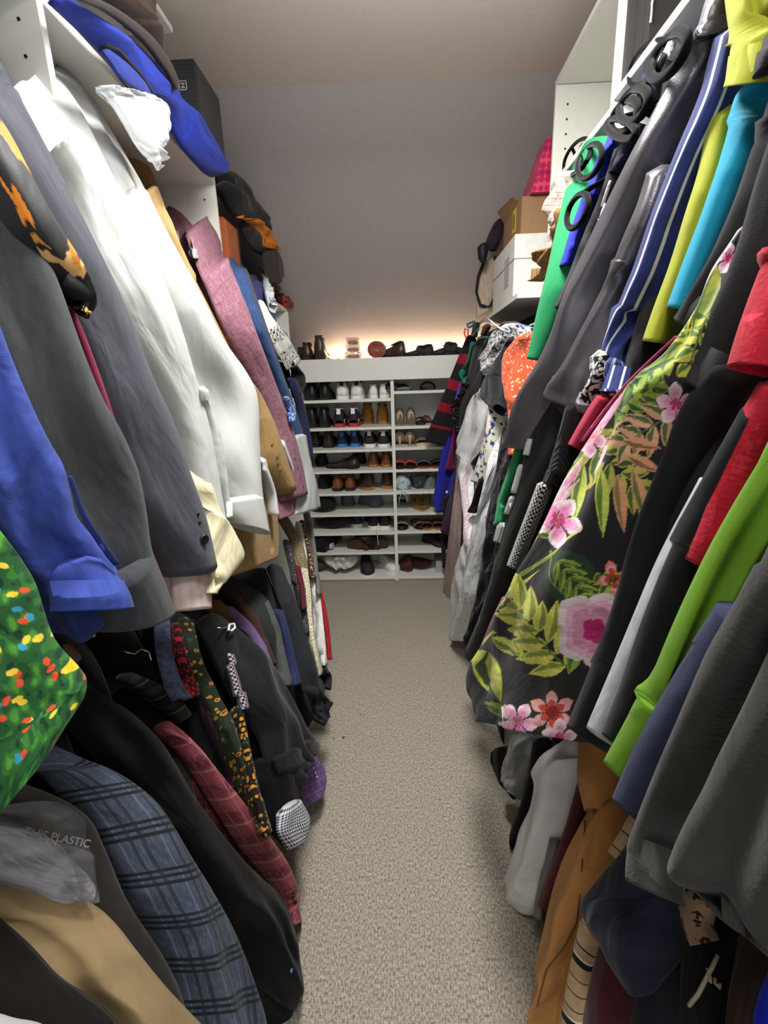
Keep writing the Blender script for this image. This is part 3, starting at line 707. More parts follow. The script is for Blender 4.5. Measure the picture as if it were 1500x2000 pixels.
# green festive shirt
m = cl('festive_print', '#2F6B33', attr=True, wrinkle=.6, wscale=(16, 9))
r, inf = G('shirt', 'shirt', 'green shirt printed with yellow and red fairy lights, nearest on the left', [(-330, 880, -60, 960), (-290, 1150, 60, 1120), (-220, 1330, 106, 1245), (-170, 1480, 166, 1318), (-150, 1560, 167, 1352), (-90, 1660, 150, 1378)], m, LH, lift=.05, tuck=.1, bulge=.05, rows=240, cols=190, wr=.012)
def fest(uv):
    rng = np.random.RandomState(3); col = np.tile(np.array(lin('#245A2E')[:3]), (len(uv), 1))
    nz = np.array([noise.noise(Vector((u*110, v*70, 2))) for u, v in uv]); nz2 = np.array([noise.noise(Vector((u*160, v*60, 5))) for u, v in uv])
    col[(nz+.5*nz2) > .12] = lin('#36752E')[:3]; col[(nz+.5*nz2) > .42] = lin('#4F9436')[:3]; col[(nz-.4*nz2) < -.36] = lin('#123A22')[:3]
    lo, hi = uv.min(0), uv.max(0); cs = [lin(c)[:3] for c in ('#F2D440', '#E6552F', '#3A9FBF', '#F2D440', '#E6552F')]
    for k in range(130):
        c = lo+(hi-lo)*rng.rand(2); a = rng.rand()*3; r1, r2 = .0046, .0030
        d = uv-c; p = d@np.array([[math.cos(a), -math.sin(a)], [math.sin(a), math.cos(a)]])
        col[(p[:, 0]/r1)**2+(p[:, 1]/r2)**2 < 1] = cs[k % 5]
    for k in range(5):
        c = lo+(hi-lo)*rng.rand(2); d = uv-c; p = d@np.array([[.8, -.6], [.6, .8]])
        col[((p[:, 0]/.022)**2+((p[:, 1]-9*p[:, 0]**2)/.007)**2) < 1] = lin('#EBCB2E')[:3]
    return col
paint(inf[0], fest)

# blue oxford shirt
m = cl('blue_oxford', '#2F4190', rough=.8, wrinkle=.7, wscale=(12, 8), weave=500, wb=.5, layers=[(('check', .0028), '#384D9E')])
r, inf = G('shirt', 'shirt', 'royal blue textured shirt with an open cuff, beside the green festive one', zipst([(-260, 520), (-230, 760), (-160, 950), (-60, 1080), (10, 1150), (75, 1205)], [(-20, 580), (30, 716), (86, 842), (131, 925), (146, 1000), (205, 1078), (250, 1150), (262, 1182)]), m, LH, lift=.03, tuck=.1, bulge=.045, wr=.016, folds=2, famp=.012, rows=90, cols=60)
drape('cuff', [(92, 1130, 200, 1090), (96, 1165, 245, 1140), (98, 1196, 264, 1186)], m, r, row=LH, lift=.036, tuck=.03, bulge=.045, rows=26, wr=.01)
drape('sleeve_placket', [(133, 935, 142, 930), (158, 1010, 170, 1004), (205, 1085, 220, 1080), (222, 1106, 234, 1100)], cl('blue_dark', '#1E2C66'), r, row=LH, lift=.055, tuck=0, bulge=.006, rows=20, cols=8, wr=0)

# embroidered black short sleeve
m = cl('ikat_black', '#1B1B1D', attr=True, wrinkle=.5, rough=.6)
B = [(-30, 170), (0, 225), (32, 282), (64, 345), (104, 420), (140, 478), (172, 532), (187, 575)]
r, inf = G('blouse', 'blouse', 'black short-sleeved blouse with flame-like orange pattern and fringed hem', zipst([(-250, 150), (-200, 330), (-120, 450), (-20, 505), (84, 508)], B), m, LH, lift=.07, tuck=.1, bulge=.05, rows=110, cols=80, wr=.01)
pa = px_to_uv(inf, [(12, 262), (64, 330), (70, 345), (8, 290), (2, 355), (30, 380), (58, 440), (60, 455), (40, 420), (8, 395)])
pu = px_to_uv(inf, [(0, 230), (30, 275), (70, 340), (74, 350), (30, 300), (0, 262)]); pv = px_to_uv(inf, [(0, 350), (20, 365), (50, 400), (62, 450), (45, 440), (38, 400), (5, 372)])
pw = px_to_uv(inf, [(66, 462), (92, 468), (96, 480), (70, 476)]); pz = px_to_uv(inf, [(76, 482), (130, 500), (168, 540), (150, 540), (118, 515), (78, 502)]); pq = px_to_uv(inf, [(126, 470), (150, 505), (160, 530), (140, 515)])
pr_ = px_to_uv(inf, [(110, 425), (130, 460), (132, 480), (112, 445)])
def ikat(uv):
    col = np.tile(np.array(lin('#202124')[:3]), (len(uv), 1)); q = uv+np.array([[.006*noise.noise(Vector((u*160, v*14, 1))), .012*noise.noise(Vector((u*130, v*10, 3)))] for u, v in uv])
    for P_, c in ((pu, '#E08A2C'), (pv, '#DE8526'), (pw, '#D8953F'), (pz, '#E9B878'), (pq, '#D98A30'), (pr_, '#8F6A3A')): col[in_poly(q, P_)] = lin(c)[:3]
    return col
paint(inf[0], ikat)
m2 = cl('blouse_lining', '#050505', spec=0, layers=[(('and', ('band', 1, .045, 1), ('noise', 60, .5, (3, .4))), '#B98A45')])
drape('sleeve_lining', [(92, 512, 186, 560), (104, 545, 190, 590), (124, 590, 184, 606), (140, 606, 175, 613)], m2, r, row=LH, lift=.055, tuck=.03, bulge=.004, rows=24, wr=.001)

# charcoal green coat
m = cl('charcoal_wool', '#383B3F', layers=[(('noise', 420, .66), '#44474A')], wrinkle=.35, weave=700, wb=.6, sheen=.5)
r, inf = G('coat', 'coat', 'dark charcoal wool coat sleeve hanging past the blue shirt', zipst([(-320, 300), (-230, 500), (-140, 700), (-60, 900), (60, 1060), (130, 1170), (182, 1212)], [(-90, 230), (0, 352), (60, 430), (118, 560), (150, 650), (178, 725), (212, 800), (250, 866), (277, 950), (292, 1050), (300, 1085), (322, 1140)]), m, LH, lift=.045, tuck=.09, bulge=.05, folds=1, famp=.012, rows=80, cols=50)
drape('cuff', [(150, 1180, 298, 1082), (170, 1215, 322, 1140), (182, 1233, 343, 1190)], m, r, row=LH, lift=.05, tuck=.06, bulge=.045, rows=24, wr=.004)
# maroon strip
G('shirt', 'shirt', 'magenta red shirt sleeve peeking between the charcoal coat and the navy blazer', near([(150, 600), (165, 650), (196, 735), (240, 870), (285, 1040), (334, 1165)], 60, -6), cl('magenta', '#7A2442'), LH, lift=.02, bulge=.02)
# navy-charcoal blazer
m = cl('blazer_navy', '#464852', weave=800, wb=.5, wrinkle=.3, sheen=.4)
r, inf = G('blazer', 'blazer', 'slate navy blazer with one large dark cuff button, left of the white jacket', zipst([(-300, 60), (-260, 220), (-160, 380), (-60, 560), (60, 740), (140, 900), (215, 1020), (300, 1123)], [(-90, -60), (0, 112), (42, 195), (100, 302), (160, 420), (216, 532), (256, 622), (302, 742), (344, 834), (374, 930), (400, 1000), (424, 1100)]), m, LH, lift=.02, tuck=.08, bulge=.05, rows=80, cols=46, wr=.007)
button(inf, (398, 1056), .011, plain('button_black', '#141416', .4), r)
for p in ((392, 1028), (388, 1006)): button(inf, p, .0035, plain('button_black', '#141416', .4), r, name='buttonhole')
# white jacket: two sleeves
mw = cl('white_cotton', '#B9BBB9', rough=.75, sheen=.1, wrinkle=.28, wscale=(7, 3), vary=.03)
r, inf = G('jacket', 'jacket', 'large white jacket whose long sleeve is the brightest thing on the left', [(-80, 140, 14, 127), (-30, 200, 96, 148), (10, 250, 178, 178), (60, 330, 214, 244), (110, 430, 262, 330), (165, 530, 332, 460), (220, 630, 396, 580), (262, 710, 436, 660), (310, 790, 484, 730), (340, 850, 503, 775), (366, 920, 507, 860), (400, 970, 511, 940), (420, 1010, 516, 985)], mw, LH, lift=0, tuck=.09, bulge=.05, rows=120, cols=70, wr=.009, wfreq=6, folds=1, famp=.010)
drape('cuff', [(420, 985, 514, 972), (428, 1005, 520, 1010), (440, 1022, 526, 1046)], mw, r, row=LH, lift=.004, tuck=.03, bulge=.04, rows=20, wr=.004)
r2, inf2 = G('shirt', 'shirt', 'white shirt sleeve with long cuff placket tucked in front of the white jacket', zipst([(-30, 122), (15, 200), (45, 250), (75, 320), (120, 420), (180, 540), (240, 660), (310, 800), (350, 930), (376, 1050)], [(16, 127), (72, 158), (124, 216), (166, 292), (228, 374), (300, 500), (350, 625), (385, 745), (404, 810), (424, 900), (436, 980), (446, 1040)]), cl('white_shirt', '#B0B3B1', rough=.8, wrinkle=.45, wscale=(14, 5), vary=.04), LH, lift=.018, tuck=.06, bulge=.03, wr=.010, rows=100, cols=40)
drape('sleeve_placket', [(388, 768, 398, 764), (404, 830, 424, 822), (412, 900, 440, 892), (428, 960, 448, 960), (440, 1010, 452, 1012)], cl('white_shirt', '#B0B3B1'), r2, row=LH, lift=.03, tuck=.02, bulge=.012, rows=36, cols=14, wr=.006)
# cream and rose cuffs
mc = cl('cream', '#D6CFAD', rough=.75, wrinkle=.3)
r, inf = G('shirt', 'shirt', 'cream shirt whose folded cuff hangs below the white jacket', [(360, 900, 415, 960), (378, 985, 440, 1010), (366, 1050, 462, 1045), (352, 1108, 477, 1090), (372, 1135, 446, 1132), (398, 1160, 416, 1158)], mc, LH, lift=.02, tuck=.05, bulge=.035, rows=60, wr=.008)
button(inf, (424, 1124), .004, plain('button_cream', '#B9A77C', .4), r)
G('shirt', 'shirt', 'pale rose shirt cuff under the cream one', [(320, 1050, 395, 1070), (330, 1120, 405, 1118), (335, 1160, 413, 1152), (338, 1194, 414, 1188)], cl('rose_pale', '#BFADA8', wrinkle=.3), LH, lift=.008, bulge=.03, rows=30)
# tan blazer
mt = cl('tan_twill', '#94784C', wrinkle=.25)
r, inf = G('blazer', 'blazer', 'tan camel blazer with four cuff buttons right of the white jacket', zipst([(175, 200), (205, 260), (262, 380), (330, 520), (400, 640), (450, 740), (480, 800), (500, 900), (538, 966)], [(200, 188), (242, 232), (291, 322), (330, 415), (362, 500), (402, 590), (442, 672), (482, 738), (516, 776), (540, 838), (560, 892), (575, 945)]), mt, LH, lift=-.01, tuck=.06, bulge=.04, rows=70)
for p in ((533, 873), (540, 888), (544, 904), (549, 919)): button(inf, p, .0058, plain('button_tan', '#7E6238', .35), r)
drape('jacket_hem', [(425, 960, 540, 985), (430, 1060, 545, 1050), (432, 1130, 543, 1086)], mt, r, row=LH, lift=-.06, tuck=.04, bulge=.03, rows=24)
G('shirt', 'shirt', 'second white shirt cuff behind the white jacket cuff', [(500, 900, 515, 900), (515, 960, 538, 960), (520, 1000, 545, 1008)], mw, LH, lift=-.006, bulge=.015, rows=20, body=False)
G('shirt', 'shirt', 'white shirt cuff between the tan and the pink blazers', [(535, 860, 555, 870), (548, 890, 566, 902), (566, 940, 582, 938)], mw, LH, lift=-.008, bulge=.012, rows=20, body=False)
# pink blazer
mp = cl('mauve_linen', '#7E5562', layers=[(('noise', 260, .56, (1, .1)), '#926A76'), (('noise', 260, .58, (.1, 1)), '#6D4653')], wrinkle=.2)
r, inf = G('blazer', 'blazer', 'dusty mauve pink linen blazer with cuff buttons', zipst([(322, 376), (338, 405), (356, 445), (380, 510), (412, 590), (445, 670), (485, 745), (515, 815), (530, 900), (546, 980)], [(334, 360), (366, 372), (402, 402), (428, 452), (452, 520), (482, 600), (512, 680), (542, 758), (570, 830), (588, 890), (602, 964)]), mp, LH, lift=-.012, tuck=.05, bulge=.035, rows=70)
for p in ((575, 898), (581, 914), (586, 930), (590, 946)): button(inf, p, .0055, plain('button_mauve', '#6A4552', .4), r)
drape('jacket_hem', [(540, 960, 585, 965), (545, 1015, 578, 1000)], mp, r, row=LH, lift=-.05, tuck=.02, bulge=.02, rows=14)
G('shirt', 'shirt', 'pale grey melange shirt shoulder just behind the tan blazer', [(325, 385, 345, 392), (350, 415, 366, 420), (362, 450, 376, 470), (372, 500, 384, 510)], cl('melange', '#8F8F8D', layers=[(('noise', 300, .55), '#7E7E7E')], wrinkle=.1), LH, lift=-.045, bulge=.003, rows=24)
# denim blue
r, inf = G('jacket', 'jacket', 'mid blue chambray jacket between the pink blazer and the grey one', zipst([(390, 420), (425, 480), (455, 560), (490, 650), (520, 720), (545, 790), (575, 880)], [(422, 433), (448, 443), (470, 500), (498, 590), (530, 670), (556, 742), (580, 812), (604, 886)]), cl('chambray', '#2C426B', layers=[(('noise', 240, .6, (1, .1)), '#3D5580')]), LH, lift=-.018, tuck=.045, bulge=.025, rows=60)
r, inf = G('blazer', 'blazer', 'dark grey suit jacket past the chambray one', zipst([(440, 470), (470, 560), (500, 640), (530, 720), (560, 800), (590, 890)], [(465, 470), (484, 530), (512, 610), (543, 700), (572, 785), (592, 850), (610, 915)]), cl('grey_suit', '#43464D'), LH, lift=-.02, tuck=.045, bulge=.02, rows=60)
drape('pocket_square', [(556, 775, 566, 785), (560, 800, 574, 800), (566, 825, 576, 822)], cl('paisley', '#2E4A86', layers=[(('noise', 120, .52), '#8FA3C4')]), r, row=LH, lift=.02, tuck=0, bulge=.01, rows=14, cols=12, wr=.004)
r, inf = G('shirt', 'shirt', 'navy shirt in clear dry-cleaning film further along the left row', zipst([(455, 480), (478, 540), (500, 600), (520, 650)], [(478, 482), (498, 520), (520, 570), (536, 618), (550, 660)]), cl('navy_shirt', '#2E2E5A'), LH, lift=-.02, tuck=.04, bulge=.015, rows=40)
film = cloth('film', '#A9ACB0', rough=.35, sheen=0, wrinkle=.7, wscale=(60, 40), spec=.5)
drape('film_cover', [(448, 468, 470, 474), (478, 480, 516, 496), (498, 500, 520, 530), (514, 540, 526, 570), (528, 590, 538, 612)], film, r, row=LH, lift=.01, tuck=.0, bulge=.012, rows=40, cols=20, wr=.012, wfreq=30)
mb = cl('batik_white', '#DADBD4', layers=[(('and', ('noise', 130, .53, (1, .35)), ('or', ('band', 1, .10, .19), ('band', 1, .26, .5))), '#25262A')], rough=.8)
G('shirt', 'shirt', 'white short-sleeved shirt with black wave print above the shoe cabinet corner', zipst([(498, 600), (520, 650), (540, 690), (560, 724)], [(514, 588), (540, 630), (566, 665), (586, 700)]), mb, LH, lift=-.02, tuck=.03, bulge=.018, rows=50)
G('shirt', 'shirt', 'black ruffled garment end beside the fascia of the shoe cabinet', [(560, 705, 572, 712), (568, 724, 594, 730), (566, 755, 596, 752), (570, 775, 588, 772)], cl('black_knit', '#17171A'), LH, lift=-.02, bulge=.015, rows=20, wr=.012, wfreq=25)
G('blazer', 'blazer', 'dark navy blazer at the far end of the left upper row', zipst([(560, 740), (580, 800), (590, 850), (600, 890)], [(582, 745), (597, 800), (607, 850), (613, 895)]), cl('navy_suit', '#1F2340'), LH, lift=-.025, tuck=.03, bulge=.015, rows=40)
G('shirt', 'shirt', 'crisp white shirt cuff hanging lowest at the far end of the left upper row', [(560, 860, 598, 850), (572, 900, 607, 900), (578, 950, 618, 940), (576, 1006, 627, 990)], mw, LH, lift=-.01, tuck=.03, bulge=.02, rows=30)
# plastic over the shoulder
pb = NT('clear_film'); pb.b.inputs['Base Color'].default_value = (.85, .88, .9, 1); pb.b.inputs['Roughness'].default_value = .12; pb.b.inputs['Alpha'].default_value = .42
nz = pb.n('ShaderNodeTexVoronoi', i_Vector=pb.mapped((26, 14, 1)), i_Scale=1.0); bb = pb.n('ShaderNodeBump', i_Height=nz.outputs['Distance'], i_Strength=1.0, i_Distance=.02); pb.t.links.new(bb.outputs[0], pb.b.inputs['Normal'])
r, inf = G('garment_bag', 'garment bag', 'crinkled clear plastic bag over a white garment behind the tan blazer shoulder', [(186, 172, 240, 166), (210, 196, 322, 198), (238, 240, 335, 232), (268, 290, 326, 280), (296, 320, 322, 320), (305, 332, 316, 336)], pb.m, ('x', -.62), main='plastic_cover', lift=0, tuck=0, bulge=.03, rows=40, wr=.02, wfreq=22, body=False)
drape('packed_shirt', [(185, 178, 222, 176), (215, 205, 288, 212), (255, 250, 318, 250), (285, 300, 316, 290), (300, 322, 312, 322)], cl('white_pack', '#C9CCD6', wrinkle=.9, wscale=(30, 30)), r, row=('x', -.66), lift=.0, tuck=0, bulge=.02, rows=30, wr=.014, wfreq=20)

# ================================================================== left, lower row
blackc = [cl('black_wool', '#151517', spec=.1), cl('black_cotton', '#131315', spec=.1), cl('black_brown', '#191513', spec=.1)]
# generic black garments added behind the row to keep its gaps dark
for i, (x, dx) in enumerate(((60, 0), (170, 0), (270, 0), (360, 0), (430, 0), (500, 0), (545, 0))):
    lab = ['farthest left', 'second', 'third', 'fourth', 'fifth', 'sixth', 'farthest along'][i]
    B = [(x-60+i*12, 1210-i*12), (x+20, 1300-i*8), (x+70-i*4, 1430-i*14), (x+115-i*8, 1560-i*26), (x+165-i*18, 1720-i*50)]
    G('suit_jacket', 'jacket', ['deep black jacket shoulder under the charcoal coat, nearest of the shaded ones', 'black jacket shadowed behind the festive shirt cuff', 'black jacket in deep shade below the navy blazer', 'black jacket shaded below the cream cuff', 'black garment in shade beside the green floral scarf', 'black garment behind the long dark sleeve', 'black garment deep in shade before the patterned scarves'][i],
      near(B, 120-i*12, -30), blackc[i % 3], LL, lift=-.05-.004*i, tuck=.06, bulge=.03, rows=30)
G('shirt', 'shirt', 'white garment edge at the very bottom left corner', [(-220, 1930, 0, 1985), (-200, 2080, 90, 2004), (-150, 2200, 140, 2080)], mw, LL, lift=.09, tuck=.04, bulge=.03, body=False)
G('suit_jacket', 'jacket', 'black suit jacket shoulder at the bottom left, in front of the camel one', zipst([(-300, 1800), (-200, 2000), (-120, 2250)], [(-20, 1775), (60, 1845), (115, 1905), (180, 1950), (235, 2005), (260, 2100)]), blackc[2], LL, lift=.05, tuck=.06, bulge=.05, rows=50)
mcam = cl('camel', '#96815E', weave=700, wrinkle=.5, wscale=(8, 4), vary=.06)
r, inf = G('suit_jacket', 'jacket', 'camel beige jacket with sleeve seam, low at the bottom left', zipst([(-320, 1690), (-200, 1760), (-40, 1850), (60, 1960), (130, 2080), (180, 2200)], [(-60, 1695), (20, 1706), (80, 1722), (140, 1744), (208, 1784), (248, 1832), (300, 1898), (352, 1958), (402, 2010), (450, 2110)]), mcam, LL, lift=.035, tuck=.07, bulge=.05, rows=90, cols=50, wr=.016, folds=2, famp=.014)
r, inf = G('suit_jacket', 'jacket', 'dark olive brown jacket between the camel and the grey plaid ones', zipst([(-100, 1540), (30, 1640), (110, 1760), (200, 1860), (260, 1980), (300, 2080)], [(40, 1528), (120, 1560), (176, 1600), (214, 1680), (250, 1762), (300, 1838), (346, 1920), (372, 2010), (380, 2080)]), cl('olive_black', '#2A2724', sheen=.4), LL, lift=.012, tuck=.06, bulge=.03, rows=60)
# grey blue plaid
mpl = cl('plaid_grey', '#3E4654', layers=[(('noise', 300, .55, (1, .3)), '#4A5262'), (('st', 0, .060, .12, .1), '#2B313D'), (('st', 0, .060, .08, .36), '#2B313D'), (('st', 0, .060, .05, .6), '#56627A'), (('st', 1, .085, .07, .0), '#1C1E25'), (('st', 1, .085, .07, .14), '#1C1E25'), (('st', 1, .085, .07, .28), '#1C1E25')], wrinkle=.5, wscale=(10, 6))
r, inf = G('suit_jacket', 'jacket', 'blue-grey tartan plaid jacket with dark triple lines, lower left', zipst([(-40, 1440), (60, 1500), (140, 1590), (205, 1690), (255, 1780), (300, 1880), (330, 2000), (340, 2120)], [(80, 1474), (150, 1480), (222, 1505), (296, 1556), (332, 1602), (382, 1684), (432, 1764), (482, 1870), (516, 1980), (530, 2080)]), mpl, LL, lift=.02, tuck=.05, bulge=.055, rows=110, cols=50, wr=.01, folds=1, famp=.01)
# black suit with blue button
r, inf = G('suit_jacket', 'jacket', 'long black suit jacket with a small blue button at its cuff', zipst([(60, 1330), (140, 1430), (220, 1520), (300, 1600), (360, 1700), (420, 1800), (470, 1900), (540, 1945)], [(180, 1345), (262, 1400), (322, 1458), (348, 1500), (390, 1570), (444, 1640), (502, 1702), (556, 1758), (572, 1800), (582, 1860), (593, 1925)]), blackc[0], LL, lift=.01, tuck=.05, bulge=.05, rows=100, cols=46, wr=.02, wfreq=11)
button(inf, (570, 1896), .0045, plain('button_blue', '#4F86D8', .2), r)
G('trousers', 'trousers', 'black trousers hanging below the blue-buttoned cuff', [(440, 1850, 560, 1880), (500, 1930, 572, 1935), (520, 2010, 592, 2005), (540, 2080, 600, 2080)], blackc[1], LL, lift=-.01, main='leg', body=False, bulge=.03, rows=26)
mpk = cl('plaid_pink', '#8E444C', layers=[(('st', 1, .085, .42, 0), '#74343D'), (('st', 1, .085, .05, .5), '#B07A80'), (('st', 0, .03, .08, .3), '#9C6268'), (('noise', 300, .6, (1, .2)), '#985A60')])
r, inf = G('suit_jacket', 'jacket', 'raspberry pink plaid jacket sleeve between black ones, lower left', zipst([(300, 1420), (352, 1480), (410, 1570), (470, 1660), (520, 1720), (560, 1790), (572, 1812)], [(340, 1432), (384, 1456), (432, 1512), (482, 1574), (532, 1640), (566, 1692), (584, 1750), (580, 1806)]), mpk, LL, lift=-.005, tuck=.05, bulge=.016, rows=70)
for p in ((572, 1742), (574, 1752), (577, 1762)): button(inf, p, .006, plain('button_brown', '#3A2228', .3), r)
# garment in plastic, lower left
pk = cl('packed_white', '#BFC0CC', wrinkle=1.0, wscale=(20, 12))
r, inf = G('garment_bag', 'garment bag', 'clear printed plastic bag holding a white shirt, lower left edge', [(-260, 1560, -60, 1600), (-200, 1640, 90, 1632), (-60, 1730, 150, 1688), (40, 1745, 176, 1716), (150, 1745, 186, 1752)], pk, LL, main='packed_shirt', lift=.04, tuck=.04, bulge=.03, rows=50, wr=.012, body=False)
pd = NT('dark_film'); pd.b.inputs['Base Color'].default_value = (.25, .25, .26, 1); pd.b.inputs['Roughness'].default_value = .1; pd.b.inputs['Alpha'].default_value = .35
nz = pd.n('ShaderNodeTexVoronoi', i_Vector=pd.mapped((16, 22, 1)), i_Scale=1.0); bb = pd.n('ShaderNodeBump', i_Height=nz.outputs['Distance'], i_Strength=1.0, i_Distance=.02); pd.t.links.new(bb.outputs[0], pd.b.inputs['Normal'])
inf = drape('plastic_cover', [(-260, 1570, 20, 1595), (-160, 1640, 158, 1590), (-40, 1710, 170, 1650), (60, 1745, 186, 1680), (160, 1760, 196, 1762)], pd.m, r, row=LL, lift=.065, tuck=.0, bulge=.03, rows=50, wr=.014, wfreq=16, ret=True)
def text_on(info, s, px, size, mat, parent, ang=0, name='lettering', up=(0, 0, 1), proud=.004, dirn=None):
    P, n = surf_pt(info, px); n = Vector(n).normalized(); cu = bpy.data.curves.new(name, 'FONT'); cu.body = s; cu.size = size; cu.extrude = .0004; cu.align_x = 'CENTER'; cu.align_y = 'CENTER'
    to = bpy.data.objects.new(name, cu); dg = bpy.context.evaluated_depsgraph_get(); me = bpy.data.meshes.new_from_object(to); bpy.data.objects.remove(to)
    u = Vector(up); u = (u-n*u.dot(n)).normalized(); x = u.cross(n).normalized(); M = Matrix((x, u, n)).transposed().to_4x4() @ Matrix.Rotation(ang, 4, 'Z')
    me.transform(Matrix.Translation(Vector(P)+n*proud) @ M); me.materials.append(mat); o = bpy.data.objects.new(name, me); C.objects.link(o); o.parent = parent; o.matrix_parent_inverse = parent.matrix_basis.inverted(); return o
greyink = plain('grey_ink', '#8C8C8C', .6)
text_on(inf, 'THIS PLASTIC', (112, 1640), .014, greyink, r, ang=-1.25); text_on(inf, 'BEEN', (84, 1650), .010, greyink, r, ang=-1.25)

# ties, scarves and further lower garments
G('tie', 'tie', 'wide blue-grey paisley tie hanging under the charcoal coat', [(300, 1212, 332, 1212), (303, 1270, 336, 1268), (312, 1310, 346, 1305), (322, 1345, 362, 1345), (335, 1370, 376, 1362)], cl('tie_blue', '#4C5470', layers=[(('noise', 70, .55), '#39405A')], sheen=.5), LL, main='blade', lift=.015, body=False, bulge=.01, rows=30, tuck=.01)
G('scarf', 'scarf', 'black and grey tartan scarf in the shade beside the blue-grey tie', [(228, 1330, 262, 1318), (262, 1352, 312, 1336), (312, 1382, 356, 1370), (338, 1402, 374, 1398)], cl('tartan_dark', '#121314', layers=[(('st', 0, .05, .3, 0), '#24282A'), (('st', 1, .05, .3, 0), '#2A2825'), (('st', 1, .05, .06, .5), '#5A4E42')]), LL, main='fold', lift=.0, body=False, bulge=.02, rows=30)
G('scarf', 'scarf', 'white tag-like shirt tail under the charcoal coat hem', [(288, 1205, 308, 1200), (292, 1222, 312, 1222)], cl('rose_pale', '#BFADA8'), LL, main='fold', lift=.0, body=False, bulge=.006, rows=8, cols=8)
mred = cl('red_lace', '#2A0D12', layers=[(('noise', 150, .54, (1, .4)), '#A3222C')])
G('scarf', 'scarf', 'dark scarf with red lace flecks right of the blue-grey tie', zipst([(334, 1225), (340, 1280), (352, 1330), (368, 1362)], [(352, 1222), (360, 1280), (374, 1330), (386, 1366)]), mred, LL, main='fold', lift=.005, body=False, bulge=.01, rows=30)
mgf = cl('scarf_green', '#1F2A1C', layers=[(('noise', 45, .6), '#2D4432'), (('dots', 62, .30), '#B07A2A'), (('dots', 62, .14), '#3A2A14')])
G('scarf', 'scarf', 'long dark green scarf with orange flowers in the left lower row', zipst([(342, 1220), (352, 1290), (378, 1350), (420, 1410), (446, 1480), (470, 1540), (495, 1600), (512, 1625)], [(378, 1214), (396, 1290), (420, 1340), (448, 1400), (466, 1450), (486, 1500), (502, 1560), (520, 1622)]), mgf, LL, main='fold', lift=.012, body=False, bulge=.015, rows=70, wr=.01)
mor = cl('scarf_orange', '#17130F', layers=[(('dots', 85, .36), '#C98A28'), (('noise', 60, .64), '#24513A')])
G('scarf', 'scarf', 'narrow black scarf with dense orange blossoms and a green edge', zipst([(448, 1400), (462, 1470), (478, 1540), (498, 1600), (512, 1628)], [(472, 1382), (486, 1450), (500, 1520), (514, 1590), (522, 1636)]), mor, LL, main='fold', lift=.025, body=False, bulge=.012, rows=50)
G('tie', 'tie', 'narrow black and white checked tie among the dark clothes', zipst([(438, 1285), (448, 1330), (458, 1360), (468, 1390)], [(450, 1280), (464, 1320), (472, 1350), (476, 1385)]), cl('check_tie', '#1C1820', layers=[(('check', .012), '#A398A4')]), LL, main='blade', lift=.03, body=False, bulge=.006, rows=24, cols=12)
G('shirt', 'shirt', 'dark purple satin shirt in the shade behind the green floral scarf', zipst([(380, 1370), (410, 1440), (440, 1500), (460, 1540)], [(420, 1350), (452, 1430), (474, 1480), (486, 1530)]), cl('purple_satin', '#3A2138', rough=.4, wrinkle=.9), LL, lift=-.01, body=False, bulge=.03, rows=36, wr=.02)
# black sweaters
msw = cl('black_sweater', '#18191B', weave=500, wb=.6, sheen=.5, wrinkle=.5)
r, inf = G('sweater', 'sweater', 'large black sweater with a wide cuff swinging into the aisle, left', zipst([(380, 1220), (420, 1300), (460, 1380), (500, 1440), (520, 1500), (550, 1540)], [(440, 1210), (492, 1250), (530, 1292), (566, 1352), (596, 1410), (612, 1445), (600, 1490)]), msw, LL, lift=.025, tuck=.05, bulge=.045, rows=80, cols=40, wr=.016)
drape('cuff', [(530, 1485, 614, 1440), (545, 1512, 622, 1462), (568, 1512, 598, 1500)], msw, r, row=LL, lift=.03, tuck=.03, bulge=.04, rows=20)
r, inf = G('shirt', 'shirt', 'black shirt hanging under the large sweater cuff, its sleeve near the floor', zipst([(490, 1490), (505, 1560), (522, 1620), (545, 1645)], [(560, 1480), (586, 1530), (598, 1590), (580, 1632)]), blackc[1], LL, lift=.0, bulge=.035, rows=50, wr=.02)
drape('cuff', [(540, 1596, 586, 1560), (541, 1628, 604, 1595), (560, 1660, 598, 1632)], cl('houndstooth_blue', '#D8D8DC', layers=[(('tooth', .009), '#232A44')]), r, row=LL, lift=.02, tuck=.02, bulge=.025, rows=20)
button(inf, (534, 1460), .003, plain('button_pearl', '#C8C8C0', .2), r)
r, inf = G('shirt', 'shirt', 'lilac purple windowpane shirt cuff with three pale buttons over the carpet', [(560, 1490, 612, 1470), (576, 1520, 628, 1490), (580, 1555, 637, 1520), (592, 1576, 632, 1550)], cl('lilac_check', '#65497F', layers=[(('grid', .03, .05), '#9A82A8')]), LL, lift=.0, bulge=.03, rows=26, body=False)
for p in ((613, 1500), (616, 1508), (619, 1516)): button(inf, p, .0045, plain('button_pearl', '#C8C8C0', .2), r)
